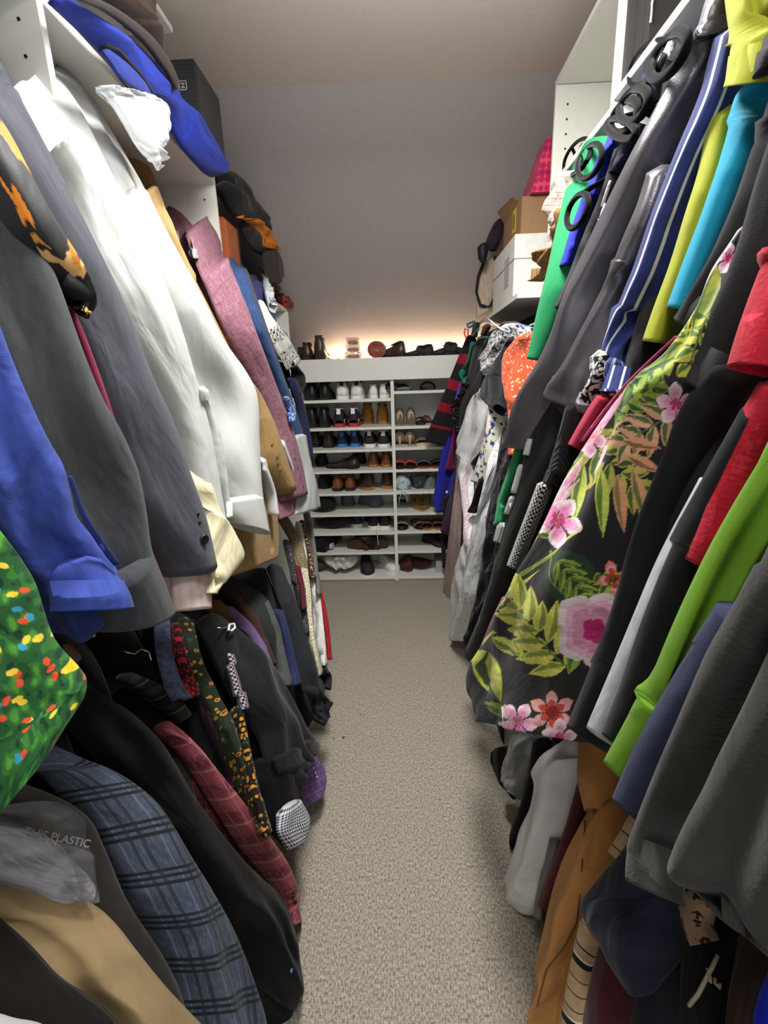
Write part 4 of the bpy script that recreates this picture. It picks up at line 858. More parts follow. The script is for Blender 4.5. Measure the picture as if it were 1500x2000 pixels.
# curved far shoulders
specs = [('blazer', 'dark charcoal green jacket shoulder curving under the tan hem', '#262A28', [(415, 1120, 470, 1135), (445, 1180, 520, 1170), (490, 1240, 548, 1240), (535, 1310, 563, 1300), (555, 1345, 568, 1342)], -.02),
 ('blazer', 'rust brown jacket sliver between the charcoal and the lilac ones', '#3B241B', [(440, 1160, 470, 1165), (470, 1210, 505, 1210), (505, 1270, 524, 1262), (525, 1300, 532, 1300)], -.012),
 ('shirt', 'lilac shirt shoulder behind the black sweater', '#6B5680', [(430, 1190, 460, 1200), (460, 1220, 495, 1225), (495, 1262, 516, 1266), (518, 1300, 526, 1310)], -.008),
 ('shirt', 'tan brown shirt shoulder right of the rose cuff', '#6B4A2A', [(405, 1175, 428, 1182), (420, 1200, 452, 1205)], -.006),
 ('blazer', 'mid grey jacket curving down beside the lilac shirt', '#4A4D4C', [(500, 1165, 525, 1180), (520, 1220, 546, 1230), (530, 1270, 558, 1280), (545, 1310, 567, 1340)], -.004),
 ('shirt', 'navy blue shirt strip beside the grey jacket', '#252B50', [(535, 1190, 548, 1200), (550, 1250, 566, 1260), (562, 1300, 578, 1320), (570, 1335, 582, 1340)], -.002),
 ('dress', 'long charcoal dress with gathered cuff swinging over the carpet, left', '#26282C', [(520, 1110, 552, 1110), (545, 1180, 584, 1190), (565, 1240, 602, 1250), (580, 1300, 618, 1305), (590, 1350, 634, 1345), (600, 1390, 628, 1392)], .012)]
for cat, lab, c, st, lf in specs: G({'blazer': 'blazer', 'shirt': 'shirt', 'dress': 'dress'}[cat], cat, lab, st, cl('c_'+c[1:], c), LL, lift=lf, bulge=.025, rows=40, wr=.01)
G('shirt', 'shirt', 'black ruffled shirt cuff with a button reaching over the carpet, left', [(590, 1345, 636, 1352), (596, 1375, 648, 1378), (606, 1402, 645, 1400), (618, 1414, 636, 1412)], cl('black_frill', '#1C1D22'), LL, lift=.03, bulge=.03, rows=30, wr=.03, wfreq=24, body=False)
G('scarf', 'scarf', 'black fabric flower end above the ruffled cuff over the carpet', [(624, 1308, 636, 1306), (622, 1324, 648, 1320), (628, 1346, 646, 1344)], cl('black_frill', '#1C1D22'), LL, main='fold', lift=.02, bulge=.02, rows=16, wr=.03, wfreq=30, body=False)
G('scarf', 'scarf', 'grey speckled knit scarf next to the dotted brown one', zipst([(552, 1060), (570, 1130), (584, 1190), (592, 1240)], [(566, 1056), (580, 1120), (594, 1190), (598, 1236)]), cl('speckle', '#2A292C', layers=[(('dots', 210, .3), '#8A8784')]), LL, main='fold', lift=.015, body=False, bulge=.01, rows=40)
mdot = cl('dots_brown', '#2E1C13', layers=[(('dots', 150, .34, .2), '#C9B98E'), (('and', ('band', 1, .32, 2), ('dots', 150, .5, .2)), '#D8D0B0')])
G('scarf', 'scarf', 'long brown silk scarf with cream dots by the shoe cabinet corner', zipst([(540, 1015), (566, 1060), (582, 1140), (592, 1220), (606, 1270), (618, 1310)], [(562, 1008), (590, 1060), (604, 1130), (610, 1200), (616, 1260), (624, 1320)]), mdot, LL, main='fold', lift=.02, body=False, bulge=.012, rows=60)
G('scarf', 'scarf', 'dark red silk scarf sliver within the brown dotted one', zipst([(574, 1110), (582, 1150), (588, 1190)], [(582, 1108), (590, 1150), (592, 1190)]), cl('silk_red', '#571420'), LL, main='fold', lift=.035, body=False, bulge=.006, rows=20, cols=10)
G('shirt', 'shirt', 'white crumpled long shirt at the far end of the left lower row', zipst([(576, 1030), (598, 1110), (610, 1190), (616, 1260), (626, 1304)], [(590, 1022), (614, 1100), (626, 1170), (634, 1240), (637, 1296)]), cl('white_crumple', '#CBCCC6', wrinkle=1.0), LL, lift=.02, body=False, bulge=.014, rows=50, wr=.012)
G('shirt', 'shirt', 'bright red sleeve behind the white crumpled shirt over the carpet', zipst([(614, 1150), (628, 1210), (634, 1290)], [(624, 1150), (638, 1215), (646, 1288)]), cl('bright_red', '#A0161F'), LL, lift=.012, body=False, bulge=.012, rows=36)
G('trousers', 'trousers', 'grey trousers hanging against the left end of the shoe cabinet', zipst([(592, 1000), (602, 1060), (612, 1130), (616, 1165)], [(604, 998), (614, 1050), (620, 1110), (622, 1160)]), cl('grey_cotton', '#6E6C69'), LL, main='leg', lift=.03, body=False, bulge=.01, rows=30)
G('blouse', 'blouse', 'floral brown blouse edge beside the grey trousers', zipst([(584, 1020), (596, 1070), (606, 1130)], [(592, 1018), (604, 1070), (613, 1130)]), cl('floral_brown', '#3A261E', layers=[(('noise', 90, .56), '#B79A78')]), LL, lift=.025, body=False, bulge=.01, rows=30)
# small metal hanger clip
r = thing('clip_hanger', 'clear-tipped metal hanger end above the black sweater', 'hanger', on_row([(450, 1222)], LL, .06)[0])
pipe('hook', on_row([(424, 1226), (436, 1227), (444, 1224), (450, 1232)], LL, .06), .0018, chrome, r, 8)
pipe('tip', on_row([(446, 1232), (448, 1220), (457, 1218), (459, 1226), (452, 1232)], LL, .065), .0035, plain('clear_plastic', '#D8D8D8', .1, spec=.8), r, 8, closed=True)
r = thing('clip_hanger', 'metal hanger with bright hook in the shade by the tartan scarf', 'hanger', on_row([(290, 1272)], LL, .0)[0])
pipe('hook', on_row([(240, 1272), (262, 1278), (276, 1268), (290, 1274), (296, 1290)], LL, .0), .002, chrome, r, 8)
# price tag
r = thing('paper_tag', 'brown paper tag hanging in the shade right of the green festive cuff', 'tag', on_row([(140, 1280)], LL, .02)[0])
drape('card', [(122, 1262, 153, 1254), (128, 1280, 157, 1274), (146, 1298, 160, 1288)], cl('tag_brown', '#4A3C34'), r, row=LL, lift=.02, tuck=0, bulge=.002, rows=10, cols=8, wr=0)
# beads
r = thing('bead_necklace', 'short string of dark red beads ending in a yellow one, under the coat hem', 'necklace', on_row([(172, 1230)], LL, .03)[0])
for k, (p, c) in enumerate((((164, 1200), '#6A1830'), ((167, 1210), '#6A1830'), ((170, 1219), '#6A1830'), ((173, 1228), '#6A1830'), ((183, 1242), '#C9882A'))):
    bm = bmesh.new(); bmesh.ops.create_icosphere(bm, subdivisions=2, radius=.0035); q = on_row([p], LL, .03)[0]; bmesh.ops.translate(bm, verts=bm.verts, vec=q); bmobj('bead', bm, plain('bead'+c[1:], c, .3), r, True)
pipe('string', on_row([(162, 1192), (168, 1212), (175, 1232), (183, 1242)], LL, .03), .0006, plain('thread', '#2A1418', .8), r, 5)
# ================================================================== clothes, right, upper row
def rst(A, B, n=14): return zipst(A, B, n)   # A near (right) edge, B far (left) edge
# far group
mstr = cl('rugby_stripe', '#1B1B22', layers=[(('and', ('st', 1, .155, .40, .12), ('band', 1, .10, .62)), '#8E1426')])
G('dress', 'dress', 'black dress with broad crimson stripes at the far end of the right row', rst([(930, 665), (930, 720), (915, 780), (902, 830), (890, 872)], [(912, 656), (896, 695), (880, 735), (858, 790), (840, 832), (830, 862)]), mstr, RH, main='dress_body', lift=.02, bulge=.02, rows=60, wr=.006)
G('blouse', 'blouse', 'teal green pointed blouse hem in front of the crimson striped dress', [(928, 668, 922, 672), (926, 700, 911, 712), (918, 730, 896, 728), (911, 750, 906, 748)], cl('teal', '#1F7A66'), RH, lift=.05, bulge=.01, rows=30, body=False)
G('blouse', 'blouse', 'lilac blue blouse sliver beside the teal hem', [(912, 745, 903, 730), (900, 770, 893, 765), (896, 785, 892, 782)], cl('lilac_blue', '#4E57A8'), RH, lift=.045, bulge=.006, rows=16, cols=10, body=False)
msq = cloth('sequins', '#121212', rough=.4, layers=[(('dots', 90, .16), '#C9BFAE')])
G('top', 'top', 'black feathery top with silver sequins hanging past the crimson stripes', rst([(930, 735), (918, 790), (908, 830)], [(908, 740), (890, 780), (882, 820), (888, 842)]), msq, RH, main='front', lift=.06, bulge=.02, rows=40, wr=.03, wfreq=50, body=False)
G('dress', 'dress', 'plain black dress between the teal blouse and the white embroidered one', rst([(975, 690), (950, 760), (925, 830), (915, 900)], [(925, 676), (912, 740), (900, 800), (896, 860)]), cl('black_cotton', '#151517'), RH, main='dress_body', lift=.045, bulge=.02, rows=40)
G('dress', 'dress', 'cobalt blue dress with lighter pocket at the far right of the shoe shelves', rst([(900, 800), (893, 880), (880, 960), (868, 1002)], [(882, 800), (866, 870), (850, 950), (846, 980), (852, 998)]), cl('cobalt', '#2A30A0', layers=[(('band', 0, .0, .035), '#4A55C8')]), RH, main='dress_body', lift=.0, bulge=.02, rows=50)
G('top', 'top', 'magenta top sliver over the cobalt dress', [(896, 820, 888, 820), (892, 880, 878, 880), (888, 920, 869, 917)], cl('magenta2', '#86245A'), RH, main='front', lift=.02, bulge=.01, rows=24, body=False)
G('dress', 'dress', 'dark violet long dress next to the cobalt one', rst([(915, 860), (905, 940), (898, 1000), (888, 1048)], [(892, 870), (884, 940), (872, 990), (860, 1036)]), cl('violet', '#3E1E48'), RH, main='dress_body', lift=.02, bulge=.02, rows=40)
G('dress', 'dress', 'long dusty pink pleated dress reaching lowest beside the shoe cabinet', rst([(910, 880), (905, 960), (900, 1060), (890, 1150), (884, 1204)], [(895, 890), (887, 960), (877, 1040), (868, 1120), (862, 1192)]), cl('dusty_pink', '#A08C84', rib=(0, .012)), RH, main='dress_body', lift=.03, bulge=.02, rows=60, folds=3)
G('dress', 'dress', 'dark maroon dress strip behind the pink pleated one', [(880, 960, 868, 980), (876, 1060, 862, 1060), (872, 1110, 864, 1108)], cl('maroon_dark', '#32141E'), RH, main='dress_body', lift=.0, bulge=.01, rows=24)
mem = cl('white_embroid', '#D6D7DA', layers=[(('and', ('band', 0, .035, .085), ('noise', 90, .5, (1, 4))), '#A87E8A')], wrinkle=.5)
G('dress', 'dress', 'long white dress with rows of pink embroidery on the right', rst([(975, 760), (966, 820), (945, 880), (926, 940), (935, 1020), (938, 1110), (925, 1200), (908, 1248)], [(936, 756), (915, 786), (911, 815), (896, 836), (892, 890), (896, 940), (904, 1000), (905, 1060), (888, 1110), (880, 1160), (882, 1215), (878, 1244)]), mem, RH, main='dress_body', lift=.05, bulge=.03, rows=80, wr=.014)
G('top', 'top', 'black top with pompom trim right of the white embroidered dress', rst([(985, 790), (968, 850), (955, 890), (942, 930)], [(958, 782), (948, 840), (938, 880), (919, 905), (928, 915)]), cl('black_lace2', '#141416'), RH, main='front', lift=.055, bulge=.015, rows=36, body=False)
G('top', 'top', 'black pleated top corner lower beside the white floral skirt', [(950, 940, 935, 935), (945, 970, 922, 985), (935, 995, 913, 1000)], cl('black_lace2', '#141416'), RH, main='front', lift=.055, bulge=.012, rows=20, body=False)
mbw = cl('toile_blue', '#D2D2CC', layers=[(('noise', 38, .53), '#39466E'), (('noise', 24, .60), '#14161F')])
G('dress', 'dress', 'white and ink blue toile dress with short sleeve under the white hanger tip', rst([(1040, 640), (1034, 668), (1000, 700), (976, 726), (955, 738)], [(985, 632), (962, 648), (950, 676), (936, 696), (938, 712), (950, 732)]), mbw, RH, lift=.06, tuck=.03, bulge=.03, rows=50)
mbw2 = cl('toile_cream', '#D8D4BE', layers=[(('noise', 36, .55), '#2F3F7E')])
G('dress', 'dress', 'cream and blue vine patterned dress below the black lace bolero', rst([(992, 790), (985, 840), (972, 905), (962, 945)], [(955, 782), (948, 840), (934, 895), (920, 938)]), mbw2, RH, main='dress_body', lift=.062, bulge=.025, rows=50)
G('dress', 'dress', 'pale white dress with tiny blue sprigs reaching near the carpet, right', rst([(990, 830), (972, 930), (955, 1040), (940, 1110), (928, 1180), (906, 1252)], [(950, 930), (938, 980), (922, 1035), (906, 1120), (895, 1180), (880, 1244)]), cl('sprig', '#D4D7DA', layers=[(('dots', 34, .16), '#6A7A9A')], wrinkle=.7), RH, main='dress_body', lift=.058, bulge=.02, rows=60)
mlace = cl('lace_black', '#1A1A1C', layers=[(('dots', 60, .2, .3), '#050505')])
G('bolero', 'cardigan', 'black lace bolero with scalloped edge over the toile dress', rst([(1012, 662), (1004, 720), (1000, 770), (992, 806)], [(988, 668), (964, 708), (940, 752), (938, 776), (962, 800)]), mlace, RH, lift=.08, tuck=.04, bulge=.025, rows=50, wr=.01)
mor = cl('orange_floral', '#BC4A2A', layers=[(('dots', 70, .28), '#D9A98A'), (('noise', 50, .66), '#5A2418')])
G('dress', 'dress', 'orange red dress with tiny blossoms between the black lace and the green one', rst([(1060, 655), (1052, 720), (1036, 780), (1015, 830), (1010, 890)], [(1010, 655), (984, 690), (979, 730), (985, 775), (994, 815), (1002, 888)]), mor, RH, main='dress_body', lift=.085, bulge=.03, rows=60)
mgr = cl('emerald', '#167A4A', wrinkle=.2, vary=.03)
G('dress', 'dress', 'long black crinkled dress right of the white sprig dress', rst([(1040, 860), (1018, 960), (990, 1080), (968, 1200), (942, 1272)], [(992, 800), (976, 880), (958, 980), (945, 1080), (928, 1180), (904, 1252)]), cl('black_crinkle', '#1A1A1D', wrinkle=1.0, wscale=(50, 20)), RH, main='dress_body', lift=.075, bulge=.03, rows=70, wr=.02, wfreq=16)
G('dress', 'dress', 'emerald green long-sleeved dress with smooth flat front', rst([(1215, 270), (1180, 340), (1150, 430), (1120, 530), (1090, 620), (1062, 706)], [(1133, 285), (1115, 335), (1092, 425), (1068, 530), (1046, 620), (1029, 700)]), mgr, RH, lift=.075, tuck=.03, bulge=.02, rows=60, wr=.002)
G('scarf', 'scarf', 'green fringed sash hanging below the silver skirt sleeve, with white blocks beside it', rst([(1032, 868), (1008, 930), (996, 980), (986, 1030)], [(1015, 868), (998, 930), (975, 980), (966, 1026)]), mgr, RH, main='fold', lift=.11, bulge=.015, rows=40, body=False)
# black dress with white blocks and check strip
mbl = cl('black_block', '#18181A')
r, inf = G('dress', 'dress', 'long black dress with white blocks down its edge, below the silver pleather trousers', rst([(1140, 780), (1118, 860), (1080, 950), (1030, 1080), (985, 1200), (950, 1300)], [(1045, 780), (1030, 860), (1004, 960), (975, 1060), (945, 1180), (910, 1270)]), mbl, RH, main='dress_body', lift=.095, bulge=.03, rows=70)
drape('white_block', [(1040, 866, 1026, 866), (1034, 890, 1020, 888)], mw, r, row=RH, lift=.118, tuck=0, bulge=.006, rows=8, cols=8, wr=0)
drape('white_block', [(1022, 912, 1010, 912), (1008, 964, 996, 962)], mw, r, row=RH, lift=.118, tuck=0, bulge=.006, rows=8, cols=8, wr=0)
drape('white_block', [(1004, 974, 994, 972), (994, 1006, 983, 1002)], mw, r, row=RH, lift=.118, tuck=0, bulge=.006, rows=8, cols=8, wr=0)
drape('fringe_panel', [(992, 1028, 970, 1028), (983, 1062, 963, 1058)], cl('fringe', '#17171A', layers=[(('st', 0, .006, .45), '#C9C9C9')]), r, row=RH, lift=.115, tuck=0, bulge=.006, rows=10, cols=8, wr=0)
G('dress', 'dress', 'dark ribbed dress with black and white check hem panel', rst([(1150, 790), (1130, 860), (1090, 950)], [(1105, 800), (1090, 860), (1066, 946)]), cl('ribbed_black', '#1C1C1F', rib=(0, .012)), RH, main='dress_body', lift=.11, bulge=.02, rows=36)
G('scarf', 'scarf', 'black and white woven check strip beside the floral dress', rst([(1078, 955), (1056, 1010), (1030, 1070), (1010, 1112)], [(1056, 948), (1036, 1000), (1014, 1060), (998, 1110)]), cl('bw_check', '#C6C6C2', layers=[(('check', .013), '#232325')]), RH, main='fold', lift=.125, bulge=.012, rows=40, body=False)
# blue, black lettered
G('dress', 'dress', 'bright cobalt blue dress sliver between the green and the lettered black one', rst([(1215, 262), (1196, 330), (1160, 400), (1130, 470), (1110, 530)], [(1196, 265), (1166, 310), (1148, 370), (1128, 440), (1106, 515)]), cl('royal', '#15229A'), RH, lift=.082, bulge=.015, rows=40)
mlt = cl('black_jersey', '#1E1F21')
r, inf = G('sweater', 'sweater', 'black jersey with white outlined letters along its sleeve', rst([(1240, 300), (1215, 390), (1180, 470), (1140, 560), (1110, 620)], [(1205, 285), (1182, 350), (1150, 440), (1118, 530), (1088, 596)]), mlt, RH, lift=.088, bulge=.025, rows=50)
wink = plain('white_ink', '#DADADA', .6)
def mark(info, pts, root, r_=.0035, name='letter_stroke', mat=wink):
    P = []
    for p in pts:
        q, n = surf_pt(info, p); P.append(q+n*.003)
    return pipe(name, P, r_, mat, info[0], 6)
mark(inf, [(1161, 402), (1166, 358), (1183, 352), (1186, 368)], r); mark(inf, [(1146, 424), (1163, 434)], r, .005); mark(inf, [(1156, 426), (1180, 400)], r); mark(inf, [(1118, 500), (1124, 502), (1146, 476)], r); mark(inf, [(1102, 536), (1110, 542), (1098, 566), (1086, 590)], r)
G('dress', 'dress', 'dark navy dress under the velvet hangers left of the silver trousers', rst([(1262, 250), (1240, 300), (1215, 360)], [(1238, 250), (1215, 290), (1198, 330)]), cl('navy_dark2', '#1D1E38'), RH, lift=.085, bulge=.02, rows=30)
# silver faux leather
t = NT('silver_pleather'); nz = t.n('ShaderNodeTexNoise', i_Vector=t.mapped((9, 4, 1)), i_Scale=1.0, i_Detail=2.0, i_Distortion=.8)
t.b.inputs['Base Color'].default_value = lin('#68666D'); t.b.inputs['Metallic'].default_value = .55; t.b.inputs['Roughness'].default_value = .30
g2 = t.n('ShaderNodeTexNoise', i_Vector=t.co('UV'), i_Scale=700.0); b1 = t.n('ShaderNodeBump', i_Height=g2.outputs['Fac'], i_Strength=.35, i_Distance=.001)
b2 = t.n('ShaderNodeBump', i_Height=nz.outputs['Fac'], i_Strength=.5, i_Distance=.03, i_Normal=b1.outputs[0]); t.t.links.new(b2.outputs[0], t.b.inputs['Normal'])
r, inf = G('trousers', 'trousers', 'shiny gunmetal faux leather trousers folded over a hanger on the right',
    rst([(1422, -60), (1420, 60), (1385, 170), (1320, 310), (1262, 410), (1218, 490), (1182, 590), (1150, 690), (1115, 780), (1078, 874)], [(1412, -60), (1372, 20), (1330, 110), (1285, 200), (1218, 325), (1172, 420), (1120, 530), (1078, 630), (1040, 730), (1008, 808), (986, 856)]), t.m, RH, main='leg', lift=.135, tuck=.06, bulge=.05, rows=130, cols=50, wr=.014, folds=1, famp=.008, body=False)
inf2 = drape('leg', rst([(1306, 330), (1290, 400), (1262, 470), (1235, 560), (1208, 650), (1186, 730), (1164, 812)], [(1276, 345), (1250, 410), (1216, 480), (1172, 570), (1130, 650), (1090, 720), (1063, 760)]), t.m, r, row=RH, lift=.115, tuck=.05, bulge=.04, rows=80, cols=40, wr=.01, folds=1, ret=True)
drape('lining', [(1160, 800, 1066, 756), (1150, 812, 1082, 790), (1128, 815, 1110, 810)], cl('lining_dark', '#232327'), r, row=RH, lift=.09, tuck=.03, bulge=.01, rows=12, wr=0)
G('blouse', 'blouse', 'black and white houndstooth sleeve end beside the blue striped sleeve', rst([(1190, 695), (1196, 750), (1180, 790)], [(1165, 695), (1150, 745), (1130, 778)]), cl('houndstooth', '#D0D0CE', layers=[(('tooth', .02), '#17171A')]), RH, lift=.12, bulge=.02, rows=26, body=False)
mbs = cl('blue_stripe', '#232E66', layers=[(('band', 0, .045, .047), '#B4B6BC'), (('band', 0, .050, .054), '#C4C6CC'), (('band', 0, .057, .059), '#B4B6BC'), (('band', 0, .012, .015), '#B4B6BC'), (('band', 0, .090, .094), '#C4C6CC')], wrinkle=.6)
r, inf = G('blouse', 'blouse', 'indigo blouse sleeve with white woven stripes, gathered at the cuff', rst([(1440, 60), (1418, 170), (1370, 300), (1322, 420), (1286, 530), (1256, 610), (1236, 680), (1226, 740)], [(1418, 70), (1382, 190), (1330, 300), (1282, 415), (1242, 525), (1202, 610), (1174, 685), (1168, 738)]), mbs, RH, lift=.10, tuck=.05, bulge=.035, rows=90, cols=40, wr=.012, folds=2, un=.1)
drape('cuff', [(1228, 728, 1180, 712), (1222, 752, 1178, 740), (1205, 770, 1184, 764)], mbs, r, row=RH, lift=.10, tuck=.03, bulge=.03, rows=16, wr=.012, un=.1)
mch = cl('charcoal_jersey', '#2A2A2C', spec=.1)
G('dress', 'dress', 'charcoal dress between the indigo striped and the lime one', rst([(1450, 190), (1420, 260), (1384, 350), (1345, 450), (1312, 570), (1285, 680), (1240, 800)], [(1428, 110), (1392, 210), (1352, 300), (1310, 410), (1270, 540), (1244, 660), (1200, 780)]), mch, RH, lift=.075, bulge=.03, rows=60)
mli = cl('chartreuse', '#969B24', wrinkle=.3, vary=.04)
G('top', 'top', 'chartreuse yellow-green top at the upper right corner of the photo', [(1560, -80, 1408, -60), (1540, 30, 1420, 40), (1500, 90, 1432, 110), (1475, 140, 1444, 150), (1458, 166, 1450, 164)], mli, RH, lift=.16, tuck=.05, bulge=.04, rows=50, folds=2, famp=.01, body=False)
G('dress', 'dress', 'chartreuse dress strip left of the turquoise one', rst([(1440, 215), (1424, 310), (1400, 400), (1362, 510), (1318, 600), (1290, 672)], [(1400, 228), (1388, 280), (1374, 345), (1345, 430), (1310, 560), (1276, 668)]), mli, RH, lift=.085, bulge=.02, rows=50)
mcy = cl('turquoise', '#1690B2', wrinkle=.25, vary=.04)
G('dress', 'dress', 'turquoise blue dress on the right with seam down its side', rst([(1560, 110), (1530, 190), (1490, 260), (1460, 340), (1430, 420), (1390, 510), (1352, 600)], [(1500, 130), (1452, 175), (1432, 202), (1424, 290), (1392, 395), (1352, 508), (1318, 606)]), mcy, RH, lift=.095, bulge=.025, rows=50)
G('dress', 'dress', 'dark grey jersey dress covering the turquoise one on the right', rst([(1600, 150), (1570, 300), (1540, 420), (1480, 520), (1420, 600), (1370, 660)], [(1520, 150), (1468, 290), (1436, 385), (1386, 500), (1352, 560), (1316, 630)]), mch, RH, lift=.115, bulge=.03, rows=60, body=True)
G('top', 'top', 'black collar edge of a top overhanging at the right photo border', [(1580, 70, 1485, 95), (1580, 120, 1475, 128)], mch, RH, main='front', lift=.19, bulge=.02, rows=14, body=False)
# floral dress
mfl = cl('floral_black', '#1A1A1D', attr=True, rough=.7, wrinkle=.45, wscale=(8, 5), vary=.04)
r, inf = G('dress', 'dress', 'black dress with large pink hibiscus flowers and green palm leaves',
    rst([(1560, 440), (1500, 560), (1460, 700), (1420, 850), (1370, 1000), (1290, 1160), (1230, 1300), (1180, 1420), (1150, 1452)], [(1440, 450), (1395, 520), (1340, 640), (1240, 735), (1152, 850), (1090, 955), (1040, 1060), (985, 1160), (938, 1260), (905, 1340), (930, 1402)]), mfl, RH, main='dress_body', lift=.13, tuck=.03, bulge=.05, rows=420, cols=300, wr=.012, wfreq=6, folds=2, famp=.012, body=True)
motifs = []   # (polygon in pixels of the photograph's frame, colour)
def petal(c, ang, L, Wd, cols, n=14, pw=.8):
    c = np.array(c); d = np.array([math.cos(ang), math.sin(ang)]); p = np.array([-d[1], d[0]])
    for s, col in cols:
        pts = []
        for k in range(n+1): t = k/n; pts.append(c+d*L*s*t+p*Wd*s*math.sin(PI*t**pw)*.5)
        for k in range(n, -1, -1): t = k/n; pts.append(c+d*L*s*t-p*Wd*s*math.sin(PI*t**pw)*.5)
        motifs.append((pts, col))
def leaf(c, ang, L, Wd, c1='#4E6B2A', c2='#B9BE4A'):
    petal(c, ang, L, Wd, [(1, c2)]); c = np.array(c); d = np.array([math.cos(ang), math.sin(ang)]); p = np.array([-d[1], d[0]])
    pts = [c+d*L*.0, c+d*L*.3+p*Wd*.40, c+d*L*.62+p*Wd*.30, c+d*L*.98, c+d*L*.55+p*Wd*.03, c+d*L*.3-p*Wd*.03]; motifs.append((pts, c1))
def palm(c, ang, L, n, Wd, spread=1.1, c1='#3E5A2C', c2='#A7B043', ln=.55):
    c = np.array(c, float); d = np.array([math.cos(ang), math.sin(ang)])
    for k in range(n):
        t = k/(n-1); q = c+d*L*t
        for s in (-1, 1): leaf(q, ang+s*spread*(1-.45*t), L*ln*(1-.25*t)*(.8+.4*((k*7) % 3)/3), Wd, c1, c2)
    p = np.array([-d[1], d[0]]); motifs.append(([c-p*2, c+p*2, c+d*L+p, c+d*L-p], '#55683A'))
def monstera(c, ang, L, Wd, c1='#1F3A26', c2='#4C6A30'):
    petal(c, ang, L, Wd, [(1, c1)]); c = np.array(c); d = np.array([math.cos(ang), math.sin(ang)]); p = np.array([-d[1], d[0]])
    for k in range(6):
        t = .15+.12*k
        for s in (-1, 1): leaf(c+d*L*t, ang+s*.75, Wd*.5, Wd*.13, c2, '#8C9C3C')
    motifs.append(([c-p*2, c+p*2, c+d*L*.95], '#8A9A55'))
def flower(c, r_, base='#D77FA6', tip='#E9C6D2', core='#C23A70', n=5, a0=0.0, wd=.64, sq=1.0):
    for k in range(n):
        a = a0+2*PI*k/n; rr = r_*(1 if k % 2 else .92)
        petal(c, a, rr, rr*wd, [(1, tip), (.8, '#DDA6C0'), (.62, base), (.32, core)], pw=1.45)
monstera((1075, 1075), .95, 165, 100); monstera((1330, 560), 2.2, 170, 90, '#2D4A2A', '#7E9236')
palm((1150, 860), .80, 150, 6, 26, c1='#3E5A2C', c2='#A9A548'); palm((1290, 690), 2.3, 110, 5, 38, c1='#35522C', c2='#8FA03E'); palm((1200, 800), -.5, 90, 4, 26, c1='#35522C', c2='#7E9A3A')
palm((1330, 800), 2.6, 120, 5, 26, c1='#4A5F35', c2='#C59A78', ln=.6); palm((1380, 620), 1.9, 100, 4, 30, c1='#4A6A2C', c2='#B5B84A')
palm((1105, 1300), -2.25, 140, 6, 30, c1='#7E9236', c2='#CFD05A', ln=.66); palm((1180, 1120), 1.2, 70, 4, 24); leaf((930, 1262), 1.15, 120, 50, '#2E4A26', '#C4CC52'); leaf((960, 1245), .5, 80, 26)
palm((1050, 1040), -1.0, 90, 4, 20, c2='#93A040'); leaf((1110, 900), 2.0, 100, 26, '#5E7A2E', '#A9B64A'); leaf((1140, 905), 1.75, 125, 28, '#5E7A2E', '#B9C456'); leaf((1175, 915), 1.55, 135, 28, '#5E7A2E', '#B9C456')
leaf((1205, 925), 1.45, 120, 26, '#7A6A3A', '#C98E6A'); leaf((1235, 915), 1.3, 130, 26, '#5A6A34', '#C8906C'); leaf((1215, 860), .2, 80, 24, '#7A5A3A', '#C98E6A'); leaf((1225, 890), .45, 80, 24, '#7A5A3A', '#C98E6A')
leaf((945, 1372), .45, 90, 24, '#3E5A26', '#7E9A3A'); leaf((1120, 1215), .7, 70, 40, '#4A6A2C', '#8FA844'); leaf((1400, 520), 2.2, 80, 44, '#4A6A2C', '#B5B84A'); leaf((1130, 1260), 1.9, 60, 30, '#4A6A2C', '#8FA844')
flower((1152, 856), 40, '#DE94B8', '#EFC9DA', '#D9764A', 5, .3); flower((1090, 1016), 56, '#DC86B4', '#EBD5DC', '#C23A78', 5, .35)
flower((1162, 1232), 88, '#C98BA6', '#D8CBCB', '#B3226A', 5, 2.6, .88); flower((1012, 1410), 44, '#D68DB0', '#E6C4D0', '#BE5A8A', 5, .2); flower((1078, 1392), 48, '#C5452E', '#E2A48A', '#8E2416', 6, .5, .52); flower((1092, 1442), 40, '#C58CA4', '#DCD0D0', '#B33A72', 5, 1)
flower((1198, 1130), 36, '#C94A2C', '#E0805A', '#A3301E', 4, 2.9); flower((1220, 1430), 40, '#A84A74', '#C890A8', '#8A1E4E', 5, .4); flower((1425, 505), 34, '#C98BA6', '#D8CBCB', '#B3226A', 5, .9); flower((1320, 790), 44, '#C98BA6', '#D8CBCB', '#B3226A', 5, .9)
muv = [(px_to_uv(inf, P_), lin(c_)[:3]) for P_, c_ in motifs]
def flo(uv):
    col = np.tile(np.array(lin('#1B1B1E')[:3]), (len(uv), 1))
    q = uv
    for P_, c_ in muv:
        lo, hi = P_.min(0), P_.max(0); k = np.where((q[:, 0] > lo[0]) & (q[:, 0] < hi[0]) & (q[:, 1] > lo[1]) & (q[:, 1] < hi[1]))[0]
        if len(k): col[k[in_poly(q[k], P_)]] = c_
    nz = np.array([noise.noise(Vector((u*60, v*240, 2))) for u, v in uv]); lum = col.mean(1) > .03
    col[lum] *= (1+.28*nz[lum])[:, None]
    return col
paint(inf[0], flo)
drape('hem_band', rst([(1322, 660), (1240, 740), (1184, 806), (1140, 862)], [(1318, 656), (1234, 735), (1178, 800), (1134, 860)]), cl('pink_lining', '#B8447A'), r, row=RH, lift=.145, tuck=0, bulge=.002, rows=30, cols=8, wr=0)
drape('hem_band', rst([(986, 1172), (962, 1225), (938, 1285)], [(981, 1166), (956, 1219), (931, 1282)]), cl('pink_lining2', '#B24C7C', layers=[(('noise', 30, .55), '#B83A3A')]), r, row=RH, lift=.145, tuck=0, bulge=.002, rows=20, cols=8, wr=0)
